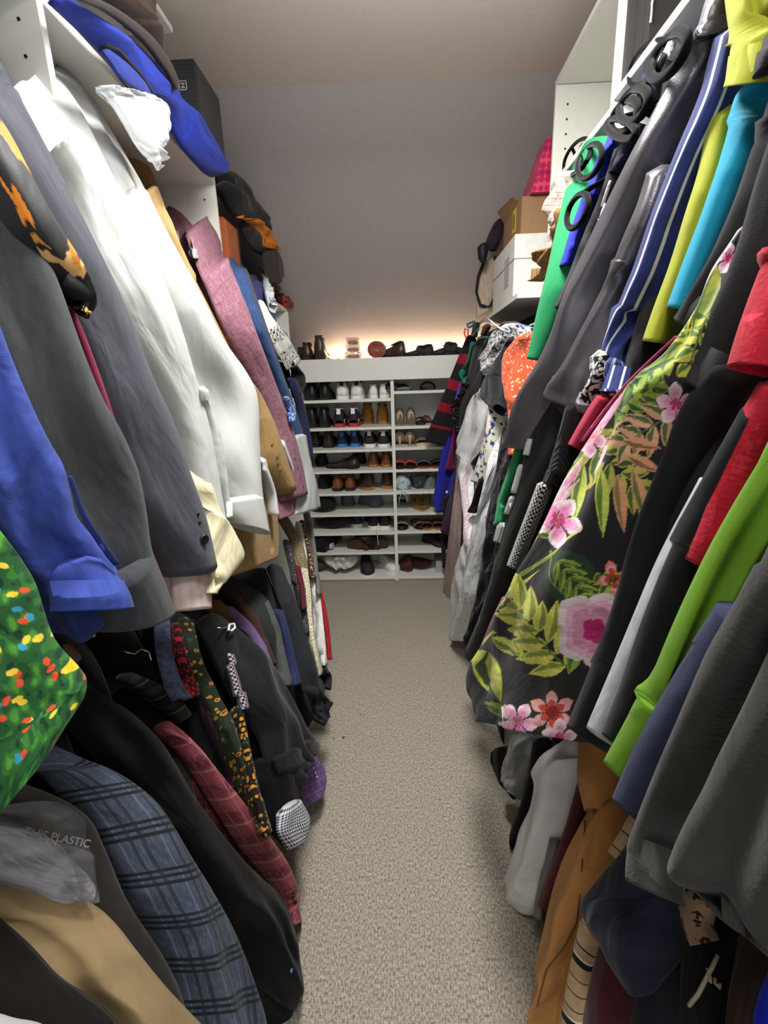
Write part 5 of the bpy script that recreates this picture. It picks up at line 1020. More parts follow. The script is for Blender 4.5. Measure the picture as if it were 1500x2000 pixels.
# magenta lining strip next to striped sleeve
G('dress', 'dress', 'crimson pink garment edge between the houndstooth sleeve and the floral dress', rst([(1190, 785), (1166, 825), (1136, 880)], [(1180, 782), (1152, 822), (1120, 874)]), cl('crimson_edge', '#A01A3C'), RH, main='dress_body', lift=.105, bulge=.008, rows=36, body=False)
# short charcoal tops and long blacks in front
mth = cl('thin_black', '#2A2A2C', spec=.1, weave=500, wb=.5)
G('top', 'top', 'charcoal ribbed sleeve with a seam, in front of the turquoise dress', rst([(1620, 300), (1570, 480), (1500, 620), (1440, 720), (1412, 762)], [(1512, 240), (1470, 370), (1442, 470), (1408, 560), (1372, 640), (1338, 754)]), mth, RH, lift=.165, tuck=.05, bulge=.035, rows=60, body=True)
r, inf = G('dress', 'dress', 'long black dress sleeve overlapping the floral dress, right', rst([(1500, 720), (1420, 840), (1352, 960), (1298, 1110), (1250, 1240), (1200, 1340), (1152, 1436)], [(1390, 720), (1332, 790), (1284, 920), (1234, 1050), (1202, 1170), (1162, 1300), (1114, 1432)]), cl('deep_black', '#19191B', spec=.1), RH, main='sleeve', lift=.16, bulge=.035, rows=80, body=True)
G('dress', 'dress', 'light grey white strip of a dress between two long black ones', rst([(1420, 960), (1340, 1110), (1280, 1240), (1240, 1340), (1192, 1442)], [(1400, 940), (1312, 1090), (1250, 1230), (1200, 1335), (1156, 1438)]), cl('pale_grey', '#A9ABB0'), RH, main='sleeve', lift=.17, bulge=.03, rows=60, body=True)
G('dress', 'dress', 'second long black dress between the pale strip and the lime green one', rst([(1560, 800), (1480, 920), (1400, 1060), (1330, 1210), (1280, 1350), (1238, 1462)], [(1450, 820), (1380, 960), (1306, 1110), (1252, 1250), (1212, 1370), (1178, 1446)]), cl('deep_black', '#0F0F11'), RH, main='sleeve', lift=.18, bulge=.035, rows=70, body=True)
mrd = cl('red_knit', '#A61128', layers=[(('noise', 200, .6, (1, .2)), '#B82238')], wrinkle=.4, weave=220, wb=1.0)
r, inf = G('sweater', 'sweater', 'red textured knit sleeve with a seamed hem at the right edge', [(1600, 440, 1506, 470), (1600, 560, 1470, 560), (1600, 660, 1438, 650), (1590, 740, 1418, 718)], mrd, RH, lift=.195, tuck=.04, bulge=.04, rows=60, body=True)
G('dress', 'dress', 'red knit dress strip behind the lime green one', rst([(1570, 760), (1500, 860), (1452, 960), (1420, 1050), (1380, 1110)], [(1498, 770), (1436, 880), (1398, 970), (1374, 1050), (1350, 1100)]), mrd, RH, main='dress_body', lift=.175, bulge=.03, rows=50, body=True)
r, inf = G('dress', 'dress', 'lime green dress hanging in a long bright strip on the right', rst([(1640, 820), (1560, 1010), (1480, 1140), (1410, 1250), (1350, 1350), (1290, 1440), (1226, 1524)], [(1520, 840), (1446, 960), (1384, 1070), (1322, 1200), (1280, 1300), (1230, 1420), (1193, 1508)]), cl('lime', '#64901F', wrinkle=.5, wscale=(14, 3), vary=.05), RH, main='dress_body', lift=.205, tuck=.04, bulge=.035, rows=80, folds=2, famp=.012, body=True)
r, inf = G('jacket', 'jacket', 'dark denim blue sleeve with a rounded frayed cuff, right of the lime dress', rst([(1480, 1180), (1420, 1290), (1360, 1400), (1310, 1500), (1262, 1604)], [(1430, 1225), (1372, 1300), (1300, 1392), (1242, 1482), (1200, 1574)]), cl('denim_dark', '#2A304C', weave=600, wb=.6), RH, lift=.215, bulge=.035, rows=60, body=True)
mark(inf, [(1202, 1572), (1214, 1588), (1232, 1600), (1258, 1605)], r, .0018, 'cuff_edge', cl('denim_edge', '#4C5C90'))
mdk = cl('fuzzy_charcoal', '#2C2B28', sheen=.5, weave=260, wb=1.0, wrinkle=.5, wscale=(7, 4))
r, inf = G('coat', 'coat', 'thick dark grey fleece coat filling the lower right', rst([(1640, 1060), (1580, 1200), (1510, 1300), (1450, 1420), (1400, 1510), (1350, 1610), (1285, 1735)], [(1530, 1060), (1444, 1200), (1394, 1290), (1336, 1395), (1290, 1500), (1248, 1610), (1232, 1690), (1252, 1742)]), mdk, RH, lift=.24, tuck=.05, bulge=.045, rows=80, cols=46, body=True, wr=.01)
drape('coat_front', [(1750, 1200, 1520, 1230), (1780, 1420, 1450, 1380), (1800, 1620, 1375, 1530), (1790, 1800, 1320, 1640), (1700, 1930, 1325, 1700), (1620, 1960, 1400, 1790)], mdk, r, row=RH, lift=.225, tuck=.06, bulge=.06, rows=90, cols=60, wr=.02, folds=2, famp=.012)

# ================================================================== right, lower row
G('dress', 'dress', 'black dress hem with fur trim below the floral dress, left end', [(985, 1370, 935, 1375), (985, 1420, 912, 1440), (985, 1500, 928, 1470)], blackc[0], RL, main='dress_body', lift=.0, bulge=.02, rows=30)
G('skirt', 'skirt', 'black skirt with a broad scarlet side band over the carpet', [(975, 1440, 940, 1460), (968, 1500, 932, 1520), (975, 1570, 955, 1565)], cl('scarlet_edge', '#161417', layers=[(('band', 0, .0, .0), '#B0141E')]), RL, main='skirt_body', lift=.005, bulge=.02, rows=30)
r = C.objects[-1]
G('skirt', 'skirt', 'scarlet red fabric band under the black hem, right side of the carpet', [(958, 1460, 936, 1464), (958, 1520, 932, 1528), (960, 1570, 948, 1560)], cl('scarlet', '#A51019'), RL, main='skirt_body', lift=.02, bulge=.008, rows=24, body=False)
G('skirt', 'skirt', 'black pointed skirt hem beside the scarlet band', [(1010, 1460, 958, 1470), (1008, 1530, 956, 1540), (1000, 1590, 966, 1580)], blackc[1], RL, main='skirt_body', lift=.02, bulge=.015, rows=30, body=False)
G('blouse', 'blouse', 'light grey satin sleeve with a twisted fold below the floral hem', [(1050, 1440, 1000, 1436), (1042, 1480, 982, 1490), (1032, 1520, 978, 1520), (1020, 1565, 990, 1545)], cl('grey_satin', '#8A8B8C', rough=.5, wrinkle=1.0), RL, lift=.035, bulge=.025, rows=40, wr=.02, wfreq=16, body=False)
G('trousers', 'trousers', 'black trousers between the grey satin and the white shirt', [(1080, 1450, 1040, 1450), (1060, 1540, 1024, 1545), (1040, 1620, 1000, 1610), (1015, 1660, 992, 1650)], blackc[1], RL, main='leg', lift=.03, bulge=.02, rows=40)
mws = cl('white_linen', '#D9DADA', wrinkle=.8, wscale=(10, 5), vary=.04)
G('shirt', 'shirt', 'loose white shirt sleeve hanging low over the carpet on the right', rst([(1165, 1430), (1150, 1520), (1125, 1620), (1095, 1700), (1052, 1784)], [(1105, 1446), (1062, 1468), (1036, 1508), (1043, 1540), (1022, 1610), (1000, 1680), (984, 1722)]), mws, RL, lift=.05, bulge=.05, tuck=.05, rows=80, cols=50, wr=.016, folds=2)
G('shirt', 'shirt', 'grey garment edge tucked between the white shirt and the camel coat', [(1100, 1640, 1080, 1650), (1075, 1740, 1058, 1740), (1062, 1800, 1050, 1796)], cl('grey_cotton', '#6E6C69'), RL, lift=.045, bulge=.015, rows=20)
G('shirt', 'shirt', 'maroon shirt strip between the white and the camel ones', rst([(1160, 1540), (1130, 1640), (1090, 1740), (1070, 1790)], [(1135, 1530), (1108, 1630), (1076, 1710), (1056, 1770)]), cl('maroon', '#521A22'), RL, lift=.05, bulge=.02, rows=40)
mcm = cl('camel_coat', '#B07C45', weave=700, wb=.5, wrinkle=.4, wscale=(8, 4), vary=.06)
r, inf = G('coat', 'coat', 'camel brown trench coat with tied sleeve, lower right', rst([(1262, 1560), (1235, 1660), (1200, 1740), (1165, 1820), (1130, 1920), (1105, 2060)], [(1150, 1580), (1110, 1650), (1082, 1720), (1062, 1800), (1044, 1890), (1028, 1980), (1015, 2060)]), mcm, RL, main='coat_front', lift=.06, bulge=.05, tuck=.05, rows=90, cols=50, wr=.014, folds=2, famp=.014)
drape('sleeve', [(1215, 1400, 1130, 1400), (1214, 1470, 1128, 1470), (1212, 1530, 1128, 1530), (1204, 1590, 1140, 1584)], mcm, r, row=RL, lift=.09, tuck=.03, bulge=.035, rows=40)
drape('storm_flap', [(1230, 1570, 1160, 1588), (1222, 1640, 1150, 1640), (1195, 1680, 1145, 1684)], mcm, r, row=RL, lift=.08, tuck=.03, bulge=.02, rows=26)
mark(inf, [(1144, 1600), (1140, 1680), (1133, 1760), (1128, 1800)], r, .0014, 'front_edge', cl('camel_edge', '#5E3E1E'))
mark(inf, [(1128, 1800), (1105, 1845), (1072, 1890), (1050, 1960)], r, .0012, 'seam', cl('camel_edge', '#5E3E1E'))
mst = cl('beige_stripe', '#BDA27E', layers=[(('st', 1, .032, .07, 0), '#17171C'), (('st', 1, .128, .04, .30), '#E6E2DA'), (('st', 1, .128, .10, .33), '#17171C'), (('st', 1, .128, .03, .36), '#E6E2DA')])
G('dress', 'dress', 'beige dress with thin black and white cross stripes, bottom right', rst([(1180, 1790), (1172, 1860), (1160, 1930), (1150, 2040)], [(1150, 1790), (1122, 1850), (1104, 1930), (1088, 2040)]), mst, RL, main='dress_body', lift=.07, bulge=.04, rows=50, body=True)
G('scarf', 'scarf', 'beige striped sash edge between the camel coat and the navy dress', rst([(1262, 1605), (1236, 1650), (1212, 1688)], [(1248, 1605), (1225, 1650), (1206, 1680)]), mst, RL, main='fold', lift=.12, bulge=.01, rows=24, cols=12, body=False)
G('dress', 'dress', 'burgundy velvet garment at the bottom right under the navy one', rst([(1260, 1860), (1250, 1950), (1250, 2060)], [(1168, 1850), (1146, 1940), (1132, 2050)]), cl('burgundy', '#3E0F1A', sheen=.5), RL, main='dress_body', lift=.085, bulge=.04, rows=40, body=True)
mnv = cl('navy_wool', '#151829', sheen=.35, weave=500)
G('dress', 'dress', 'wide navy blue wool dress with a rounded hem, lower right', [(1420, 1560, 1262, 1600), (1450, 1660, 1215, 1668), (1430, 1750, 1136, 1760), (1385, 1810, 1150, 1826), (1335, 1870, 1187, 1886), (1290, 1925, 1228, 1942)], mnv, RL, main='dress_body', lift=.13, tuck=.04, bulge=.06, rows=80, cols=50, wr=.012, body=True)
G('trousers', 'trousers', 'dark navy trousers at the bottom edge below the navy dress', [(1370, 1880, 1250, 1890), (1370, 2080, 1218, 2070)], cl('navy_trouser', '#14151F'), RL, main='leg', lift=.10, bulge=.03, rows=24, body=True)
r, inf = G('top', 'top', 'black top with pale logo strip in the bottom right corner', [(1560, 1720, 1330, 1740), (1580, 1860, 1330, 1860), (1560, 2080, 1325, 2080)], blackc[1], RL, main='front', lift=.11, bulge=.02, tuck=.02, rows=40, body=True)
mark(inf, [(1407, 1866), (1394, 1890), (1380, 1915), (1365, 1941), (1350, 1967)], r, .0024, 'pale_strip', plain('strip_pale', '#A79A86', .6))
mark(inf, [(1384, 1898), (1388, 1908), (1394, 1924)], r, .002, 'logo_stroke', plain('strip_pale', '#A79A86', .6)); mark(inf, [(1398, 1914), (1404, 1926), (1410, 1930), (1413, 1918)], r, .002, 'logo_stroke', plain('strip_pale', '#A79A86', .6)); mark(inf, [(1400, 1902), (1402, 1906)], r, .002, 'logo_stroke', plain('strip_pale', '#A79A86', .6))
G('scarf', 'scarf', 'animal print neckline roll peeping under the fleece coat', [(1380, 1758, 1362, 1768), (1378, 1800, 1354, 1802), (1392, 1840, 1372, 1842)], cl('animal', '#8A6F56', layers=[(('noise', 60, .55), '#1F1712')]), RL, main='fold', lift=.17, bulge=.014, rows=24, body=False)
G('trousers', 'trousers', 'dark brown corduroy garment at the bottom right edge', [(1520, 1820, 1446, 1850), (1520, 2080, 1400, 2080)], cl('brown_cord', '#2A1D14', rib=(0, .006)), RL, main='leg', lift=.15, bulge=.03, rows=30, body=True)
G('top', 'top', 'vivid blue fabric corner at the bottom right of the photo', [(1600, 1880, 1505, 1930), (1600, 1960, 1472, 1975), (1600, 2080, 1480, 2080)], cl('vivid_blue', '#1A2CC4'), RL, main='front', lift=.20, bulge=.02, rows=24, body=True)
for i, (x0, y0, x1, y1) in enumerate(((1090, 1380, 1010, 1800), (1180, 1400, 1090, 1900), (1300, 1450, 1200, 2000), (1420, 1500, 1330, 2080))):  # generic black dresses added as a dark backing behind the lower row
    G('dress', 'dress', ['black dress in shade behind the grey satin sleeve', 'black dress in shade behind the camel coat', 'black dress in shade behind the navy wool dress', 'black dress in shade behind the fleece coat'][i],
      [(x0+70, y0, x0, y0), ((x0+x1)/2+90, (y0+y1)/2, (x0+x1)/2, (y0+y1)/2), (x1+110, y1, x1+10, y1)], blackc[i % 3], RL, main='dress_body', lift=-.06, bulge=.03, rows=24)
G('shoe', 'shoe', 'grey slipper-like pointed shape on the carpet under the camel coat', [(1022, 1948, 1012, 1945), (1024, 1970, 996, 1965), (1020, 2010, 1000, 2000)], S_('grey_flat', '#55565A', .7), RL, main='upper', lift=.03, bulge=.03, rows=20, body=False)
# velvet hangers with looped ends
vel = cloth('velvet_black', '#08080A', rough=.95, spec=.05)
def loop_hanger(lab, c, rx, ry, ang, r_=.006, lift=.10):
    pts = []
    for k in range(26):
        a = 2*PI*k/26; u = math.cos(a)*rx; v = math.sin(a)*ry
        pts.append((c[0]+u*math.cos(ang)-v*math.sin(ang), c[1]+u*math.sin(ang)+v*math.cos(ang)))
    W3 = on_row(pts, RH, lift); root = thing('velvet_hanger', lab, 'hanger', W3.mean(0), group='black velvet hangers on the right rod')
    pipe('shoulder_loop', W3, r_, vel, root, 10, closed=True)
    m_ = W3.mean(0); P0 = W3[np.argmax(W3[:, 0])]
    pipe('arm', [P0, (.78, P0[1]+.004, 1.965)], r_*.9, vel, root, 8)
    pipe('hook', [(.78, P0[1]+.004, 1.965), (.785, P0[1]+.004, 1.99), (.785, P0[1]+.004, 2.010), (.80, P0[1]+.004, 2.014), (.814, P0[1]+.004, 2.004)], .0022, chrome, root, 8)
loop_hanger('black velvet hanger loop at the far left of the hanger cluster, above the green dress', (1128, 306), 20, 40, .55)
loop_hanger('black velvet hanger loop resting on the green dress collar', (1152, 315), 20, 36, .45, lift=.115)
loop_hanger('black velvet hanger loop lying on the front of the green dress', (1128, 412), 17, 36, .4, lift=.125)
loop_hanger('lowest black velvet hanger loop of the middle cluster', (1214, 252), 30, 18, .4, lift=.12)
loop_hanger('thick black velvet hanger loop in the middle cluster, with a white gap', (1238, 205), 24, 36, .6, lift=.12, r_=.007)
loop_hanger('black velvet hanger loop just above the white-gapped one', (1220, 228), 22, 36, .6, lift=.11, r_=.007)
loop_hanger('upper wide black velvet hanger loop before the shelf edge', (1264, 122), 24, 52, .6, lift=.11)
loop_hanger('topmost black velvet hanger loop leaning on the silver trousers', (1306, 108), 24, 54, .6, lift=.13, r_=.007)
G('dress', 'dress', 'navy knit shoulder within the upper velvet hanger loops', [(1282, 140, 1262, 146), (1278, 180, 1254, 172), (1268, 220, 1250, 205)], cl('navy_knit', '#22264E'), RH, lift=.105, bulge=.02, rows=24, body=False)
G('top', 'top', 'white lace scrap seen through the topmost velvet hanger loop', [(1320, 100, 1300, 118), (1310, 130, 1292, 126)], cl('lace_white', '#BFC0C8', layers=[(('noise', 120, .5), '#6A6A78')]), RH, main='front', lift=.105, bulge=.01, rows=12, body=False)
r = thing('white_hanger', 'white plastic hanger end above the toile dress', 'hanger', on_row([(968, 634)], RH, .08)[0])
pipe('arm', on_row([(953, 622), (962, 630), (975, 640), (985, 646)], RH, .08), .006, plain('white_plastic', '#D8D6D2', .4), r, 8, flat=.5)
r = thing('clear_hanger', 'grey translucent plastic hanger behind the toile dress', 'hanger', on_row([(1000, 630)], RH, .03)[0])
pipe('arm', on_row([(972, 640), (985, 630), (1005, 630), (1025, 638), (1040, 642)], RH, .03), .005, plain('grey_plastic', '#4A4D4E', .25), r, 8)
r = thing('clear_hanger', 'green plastic hanger curve behind the black garments at the far right', 'hanger', on_row([(940, 668)], RH, .05)[0])
pipe('arm', on_row([(930, 672), (935, 662), (945, 658), (957, 660)], RH, .05), .004, plain('green_plastic', '#1E6A4C', .35), r, 8)
r = thing('clip_hanger', 'orange and blue pegged hanger end at the far right', 'hanger', on_row([(910, 650)], RH, .05)[0])
pipe('orange_peg', on_row([(908, 642), (907, 652), (910, 660), (914, 655), (914, 644)], RH, .06), .005, plain('orange_peg', '#D2552A', .5), r, 8, closed=True)
pipe('blue_peg', on_row([(912, 634), (920, 630), (926, 628), (924, 636), (915, 640)], RH, .06), .006, plain('blue_peg', '#1C5B82', .5), r, 8, closed=True)
pipe('blue_peg', on_row([(924, 655), (930, 648), (934, 644)], RH, .06), .007, plain('blue_peg', '#1C5B82', .5), r, 8)
for nm, c, st in (('olive', '#4A4A2A', [(935, 632, 926, 634), (932, 660, 920, 655)]), ('brown', '#4A3628', [(958, 636, 944, 640), (952, 658, 938, 655)]), ('black', '#121214', [(985, 640, 955, 650), (968, 690, 930, 690)])):
    G('garment', 'garment', {'olive': 'olive garment shoulder at the far end of the right rod', 'brown': 'brown garment shoulder beside the green hanger', 'black': 'black garment shoulder left of the toile dress'}[nm], st, cl('far_'+nm, c), RH, main='shoulder', lift=.03, bulge=.015, rows=16)

# ================================================================== things on the right shelves
def carton(name, label, cat, lo, hi, mat, extra=None, lid=None):
    root = thing(name, label, cat, ((lo[0]+hi[0])/2, (lo[1]+hi[1])/2, lo[2])); box('carton_body', lo, hi, mat, root, .002); return root
wc = plain('white_card', '#D4D3CE', .6, bump=(80, .1, .001)); kraft = plain('kraft', '#8C6B49', .8, bump=(90, .2, .001))
r = carton('white_box', 'white cardboard box on the lower right shelf, under the brown carton', 'box', (.505, 2.27, 1.738), (.88, 2.74, 1.985), wc)
box('lid_edge', (.503, 2.268, 1.888), (.882, 2.742, 1.891), plain('card_edge', '#8E8C86', .7), r, 0)
box('tape_label', (.5035, 2.36, 1.80), (.5045, 2.46, 1.925), plain('label_grey', '#A9A8A6', .5), r, 0)
r = carton('brown_carton', 'open brown cardboard carton with a yellow sticker, on the white box', 'box', (.535, 2.30, 1.988), (.86, 2.66, 2.135), kraft)
bm = bmesh.new(); 
o = link('flap', [(.535, 2.36, 2.135), (.535, 2.66, 2.135), (.505, 2.70, 2.20), (.515, 2.40, 2.165), (.538, 2.36, 2.135), (.538, 2.66, 2.135), (.508, 2.70, 2.20), (.518, 2.40, 2.165)], [(0, 1, 2, 3), (7, 6, 5, 4), (0, 4, 5, 1), (1, 5, 6, 2), (2, 6, 7, 3), (3, 7, 4, 0)], kraft, r, False); bm.free()
box('yellow_sticker', (.5335, 2.40, 2.03), (.5348, 2.46, 2.125), plain('sticker_yellow', '#C9B41E', .6), r, 0)
box('sticker_print', (.5325, 2.415, 2.045), (.5334, 2.445, 2.105), plain('sticker_ink', '#6E6418', .7), r, 0)
# pink gift bag
t = NT('pink_gift'); v = t.n('ShaderNodeTexVoronoi', i_Vector=t.co('Object'), i_Scale=40.0, i_Randomness=.1); c_ = t.mix(t.math('LESS_THAN', v.outputs['Distance'], .32), lin('#B3204E'), lin('#7E1F5C')); c_ = t.mix(t.math('GREATER_THAN', v.outputs['Distance'], .58), c_, lin('#D2486A')); t.t.links.new(c_, t.b.inputs['Base Color']); t.b.inputs['Roughness'].default_value = .35
r = thing('gift_bag', 'crimson pink patterned gift bag on top of the brown carton', 'bag', (.68, 2.36, 2.137))
yb0, yb1 = 2.27, 2.55; xb0, xb1 = .585, .80; z0, z1 = 2.137, 2.31
v = [(xb0-.02, yb0, z0), (xb1, yb0, z0), (xb1, yb1, z0), (xb0-.02, yb1, z0), (xb0+.02, yb0-.05, z1), (xb1, yb0-.05, z1), (xb1, yb1-.20, z1), (xb0+.02, yb1-.20, z1)]
link('bag_body', v, [(0, 3, 2, 1), (0, 1, 5, 4), (1, 2, 6, 5), (2, 3, 7, 6), (3, 0, 4, 7), (4, 5, 6, 7)], t.m, r, False)
# black box with torn tape
r = carton('black_box', 'large black cardboard box with torn white tape on the top right shelf', 'box', (.625, 1.435, 2.149), (.95, 1.585, 2.52), plain('black_card', '#211E1D', .55, bump=(60, .2, .001)))
torn = plain('torn_paper', '#BDBAB4', .9)
rr = random.Random(5)
pts = [(.6235+.001, 1.433, 2.21+.012*k) for k in range(26)]
pipe('torn_edge', [(x+rr.uniform(-.001, .001), y+rr.uniform(-.001, .001), z_) for x, y, z_ in pts], [.0016+.0022*rr.random() for _ in pts], torn, r, 6)
for k in range(7):
    box('torn_flake', (.6235, 1.45+.018*k, 2.150+.004*(k % 3)), (.6250, 1.455+.018*k+rr.uniform(0, .006), 2.1535+.006*(k % 2)), torn, r, 0)
for y_ in (1.47, 1.52): box('crease', (.6245, y_, 2.15), (.6252, y_+.0008, 2.52), plain('crease_dark', '#141212', .6), r, 0)
# knits on the shelf edge
mk1 = cl('cable_cream', '#A59C92', layers=[(('st', 1, .020, .14), '#80776E')], wrinkle=.5); mk2 = cl('cable_brown', '#7A5C38', layers=[(('st', 0, .010, .2), '#5A4226')], wrinkle=.7)
r, inf = G('sweater', 'sweater', 'folded cream cable-knit sweater bulging off the right shelf', [(1135, 340, 1090, 350), (1125, 390, 1066, 385), (1115, 430, 1066, 425), (1100, 465, 1072, 462), (1090, 500, 1070, 490)], mk1, ('x', .53), main='folded_knit', body=False, lift=0, tuck=0, bulge=.04, rows=50, wr=.02, wfreq=20)
r, inf = G('sweater', 'sweater', 'folded brown cable-knit sweater below the cream one, by the white box', [(1110, 410, 1085, 425), (1100, 460, 1068, 470), (1085, 500, 1042, 505), (1070, 545, 1038, 535), (1060, 552, 1046, 547)], mk2, ('x', .50), main='folded_knit', body=False, lift=0, tuck=0, bulge=.04, rows=50, wr=.02, wfreq=20)
G('bag', 'bag', 'dark purple cloth bundle beside the brown carton on the right shelf', [(985, 432, 965, 436), (982, 460, 952, 462), (976, 478, 948, 482), (970, 490, 955, 490)], cl('purple_cloth', '#2C1B2C'), ('y', 2.80), main='folded_cloth', body=False, lift=0, tuck=0, bulge=.05, back=.04, rows=40, wr=.03, wfreq=24)
G('bag', 'bag', 'small black pouch with a chrome rim under the purple bundle', [(955, 478, 932, 484), (952, 500, 934, 506), (946, 515, 938, 512)], cl('black_pouch', '#161617', rough=.5), ('y', 2.78), main='pouch', body=False, lift=0, tuck=0, bulge=.03, rows=24)
r, inf = G('tote_bag', 'bag', 'beige tote bag with broad black handles at the end of the right shelf', [(974, 500, 938, 520), (972, 560, 931, 570), (966, 600, 930, 622)], cl('tote_beige', '#A89686'), ('y', 2.90), main='bag_body', body=False, lift=0, tuck=0, bulge=.02, rows=40)
mb_ = cl('webbing', '#1B1A1A', rough=.6)
for pts in ([(948, 505), (934, 540), (930, 570), (938, 595), (948, 598)], [(966, 500), (970, 540), (966, 580), (956, 598), (948, 598)]):
    P_ = on_row(pts, ('y', 2.865), 0); pipe('handle', P_, .010, mb_, r, 8, flat=.35)

# ================================================================== things on the left shelves
r, inf = G('hat', 'hat', 'wide-brimmed brown felt hat on the top left shelf', [(150, -60, 310, -50), (190, -20, 300, 10), (245, 40, 312, 60), (290, 85, 322, 95), (322, 130, 334, 130)], cl('felt_brown', '#4A3C34', sheen=.4), ('x', -.70), main='crown', body=False, lift=0, tuck=0, bulge=.06, back=.06, rows=50, cols=30)
drape('brim', [(96, -40, 118, -50), (140, -6, 150, -22), (206, 28, 222, 12), (280, 84, 292, 66), (326, 140, 330, 118), (344, 176, 345, 154)], cl('felt_brown_dark', '#2B2422', sheen=.3), r, row=('x', -.60), lift=0, tuck=0, bulge=.01, rows=40, cols=12, wr=0)
r, inf = G('bag', 'bag', 'bright blue padded fabric bag with black piping slung over the top left shelf edge', [(100, 14, 128, -14), (150, 60, 185, 25), (200, 110, 250, 68), (250, 175, 310, 128), (310, 215, 352, 180), (355, 290, 395, 235), (395, 335, 424, 290), (412, 348, 431, 318)], cl('royal_bag', '#15277E', rough=.7, wrinkle=.4), ('x', -.66), main='bag_body', body=False, lift=0, tuck=0, bulge=.05, back=.03, rows=80, cols=36, wr=.01)
oval = [(192, 98), (206, 92), (228, 98), (250, 118), (275, 148), (295, 178), (304, 196), (292, 194), (262, 182), (236, 162), (212, 132)]
mark(inf, oval+oval[:1], r, .0045, 'piping', cl('piping', '#17181E'))
drape('pocket', [(204, 112, 216, 98), (232, 150, 254, 128), (262, 176, 286, 164), (286, 190, 298, 188)], cl('pocket_blue', '#16266A'), r, row=('x', -.595), lift=0, tuck=0, bulge=.004, rows=24, wr=0)
# patterned black box
t = NT('grid_box'); oc = t.co('Object'); sp = t.n('ShaderNodeSeparateXYZ', i_0=oc)
gx = t.math('LESS_THAN', t.math('FRACT', t.math('MULTIPLY', t.math('ADD', sp.outputs[0], 5.0), 90.0)), .2); gz = t.math('LESS_THAN', t.math('FRACT', t.math('MULTIPLY', sp.outputs[2], 90.0)), .2)
c_ = t.mix(t.math('MAXIMUM', gx, gz), lin('#1D1E20'), lin('#2E3034')); t.t.links.new(c_, t.b.inputs['Base Color']); t.b.inputs['Roughness'].default_value = .45
bz0, bz1 = 2.207, 2.435; by0, by1 = 1.86, 2.09; bx0, bx1 = -1.0, -.652
r = thing('black_box', 'black grid-patterned cardboard box with small white symbols, top left shelf', 'box', (-.9, 2.0, bz0)); box('carton_body', (bx0, by0, bz0), (bx1, by1, bz1), t.m, r, .003)
box('side_panel_print', (bx1, by0+.01, bz0+.01), (bx1+.0012, by1-.01, bz1-.01), plain('box_side', '#2A2A2C', .5), r, 0)
wk = plain('symbol_white', '#A8A8A8', .6)
for k in range(2):
    cx = bx1-.045-.034*k; cz = bz0+.155
    for a, b in (((cx-.013, cz-.013), (cx+.013, cz-.011)), ((cx-.013, cz+.011), (cx+.013, cz+.013)), ((cx-.013, cz-.013), (cx-.011, cz+.013)), ((cx+.011, cz-.013), (cx+.013, cz+.013)), ((cx-.006, cz-.007), (cx+.006, cz-.004)), ((cx-.001, cz-.007), (cx+.001, cz+.008)), ((cx-.007, cz+.004), (cx+.007, cz+.006))):
        box('symbol_stroke', (a[0], by0-.0012, a[1]), (b[0], by0-.0002, b[1]), wk, r, 0)
# suitcase of tan leather, hats and scarf
t_ = plain('tan_leather', '#9A5126', .35, bump=(120, .2, .001))
r = thing('leather_case', 'tan leather case standing at the far end of the top left shelf', 'case', (-.86, 2.32, 1.861)); box('case_body', (-1.0, 2.205, 1.862), (-.715, 2.36, 2.085), t_, r, .012)
box('edge_trim', (-1.0, 2.362, 1.862), (-.715, 2.38, 2.085), plain('case_trim', '#2A211C', .4), r, .004)
mhat = cl('hat_black', '#121213', sheen=.3)
G('hat', 'hat', 'black felt hat on top of the pile at the end of the left shelf', [(425, 350, 426, 330), (432, 385, 455, 336), (452, 405, 480, 362), (470, 412, 488, 388)], mhat, ('x', -.74), main='crown', body=False, lift=0, tuck=0, bulge=.06, back=.05, rows=40)
G('hat', 'hat', 'second black hat with wide brim overlapping the top one', [(432, 372, 440, 352), (452, 418, 482, 378), (482, 438, 508, 402), (505, 452, 521, 428), (516, 462, 524, 448)], mhat, ('x', -.71), main='crown', body=False, lift=0, tuck=0, bulge=.05, back=.05, rows=40)
G('scarf', 'scarf', 'bright orange scarf draped over the pile of dark hats', [(462, 426, 480, 420), (482, 436, 508, 424), (502, 462, 524, 446), (512, 484, 540, 474), (532, 495, 546, 486)], cl('orange_cloth', '#C2721A', wrinkle=.8), ('x', -.68), main='fold', body=False, lift=0, tuck=0, bulge=.03, rows=40, wr=.02, wfreq=20)
G('cap', 'cap', 'dark brown cap beneath the orange scarf', [(466, 438, 482, 434), (480, 470, 510, 450), (498, 492, 528, 480), (515, 500, 536, 496)], cl('cap_brown', '#2A2420'), ('x', -.71), main='crown', body=False, lift=0, tuck=0, bulge=.04, rows=36)
G('cap', 'cap', 'taupe baseball-like cap hanging off the pile with dark rim', [(512, 495, 544, 492), (516, 525, 550, 508), (520, 550, 552, 532), (532, 557, 546, 552)], cl('cap_taupe', '#332B29'), ('x', -.67), main='crown', body=False, lift=0, tuck=0, bulge=.04, rows=36)
inf = None
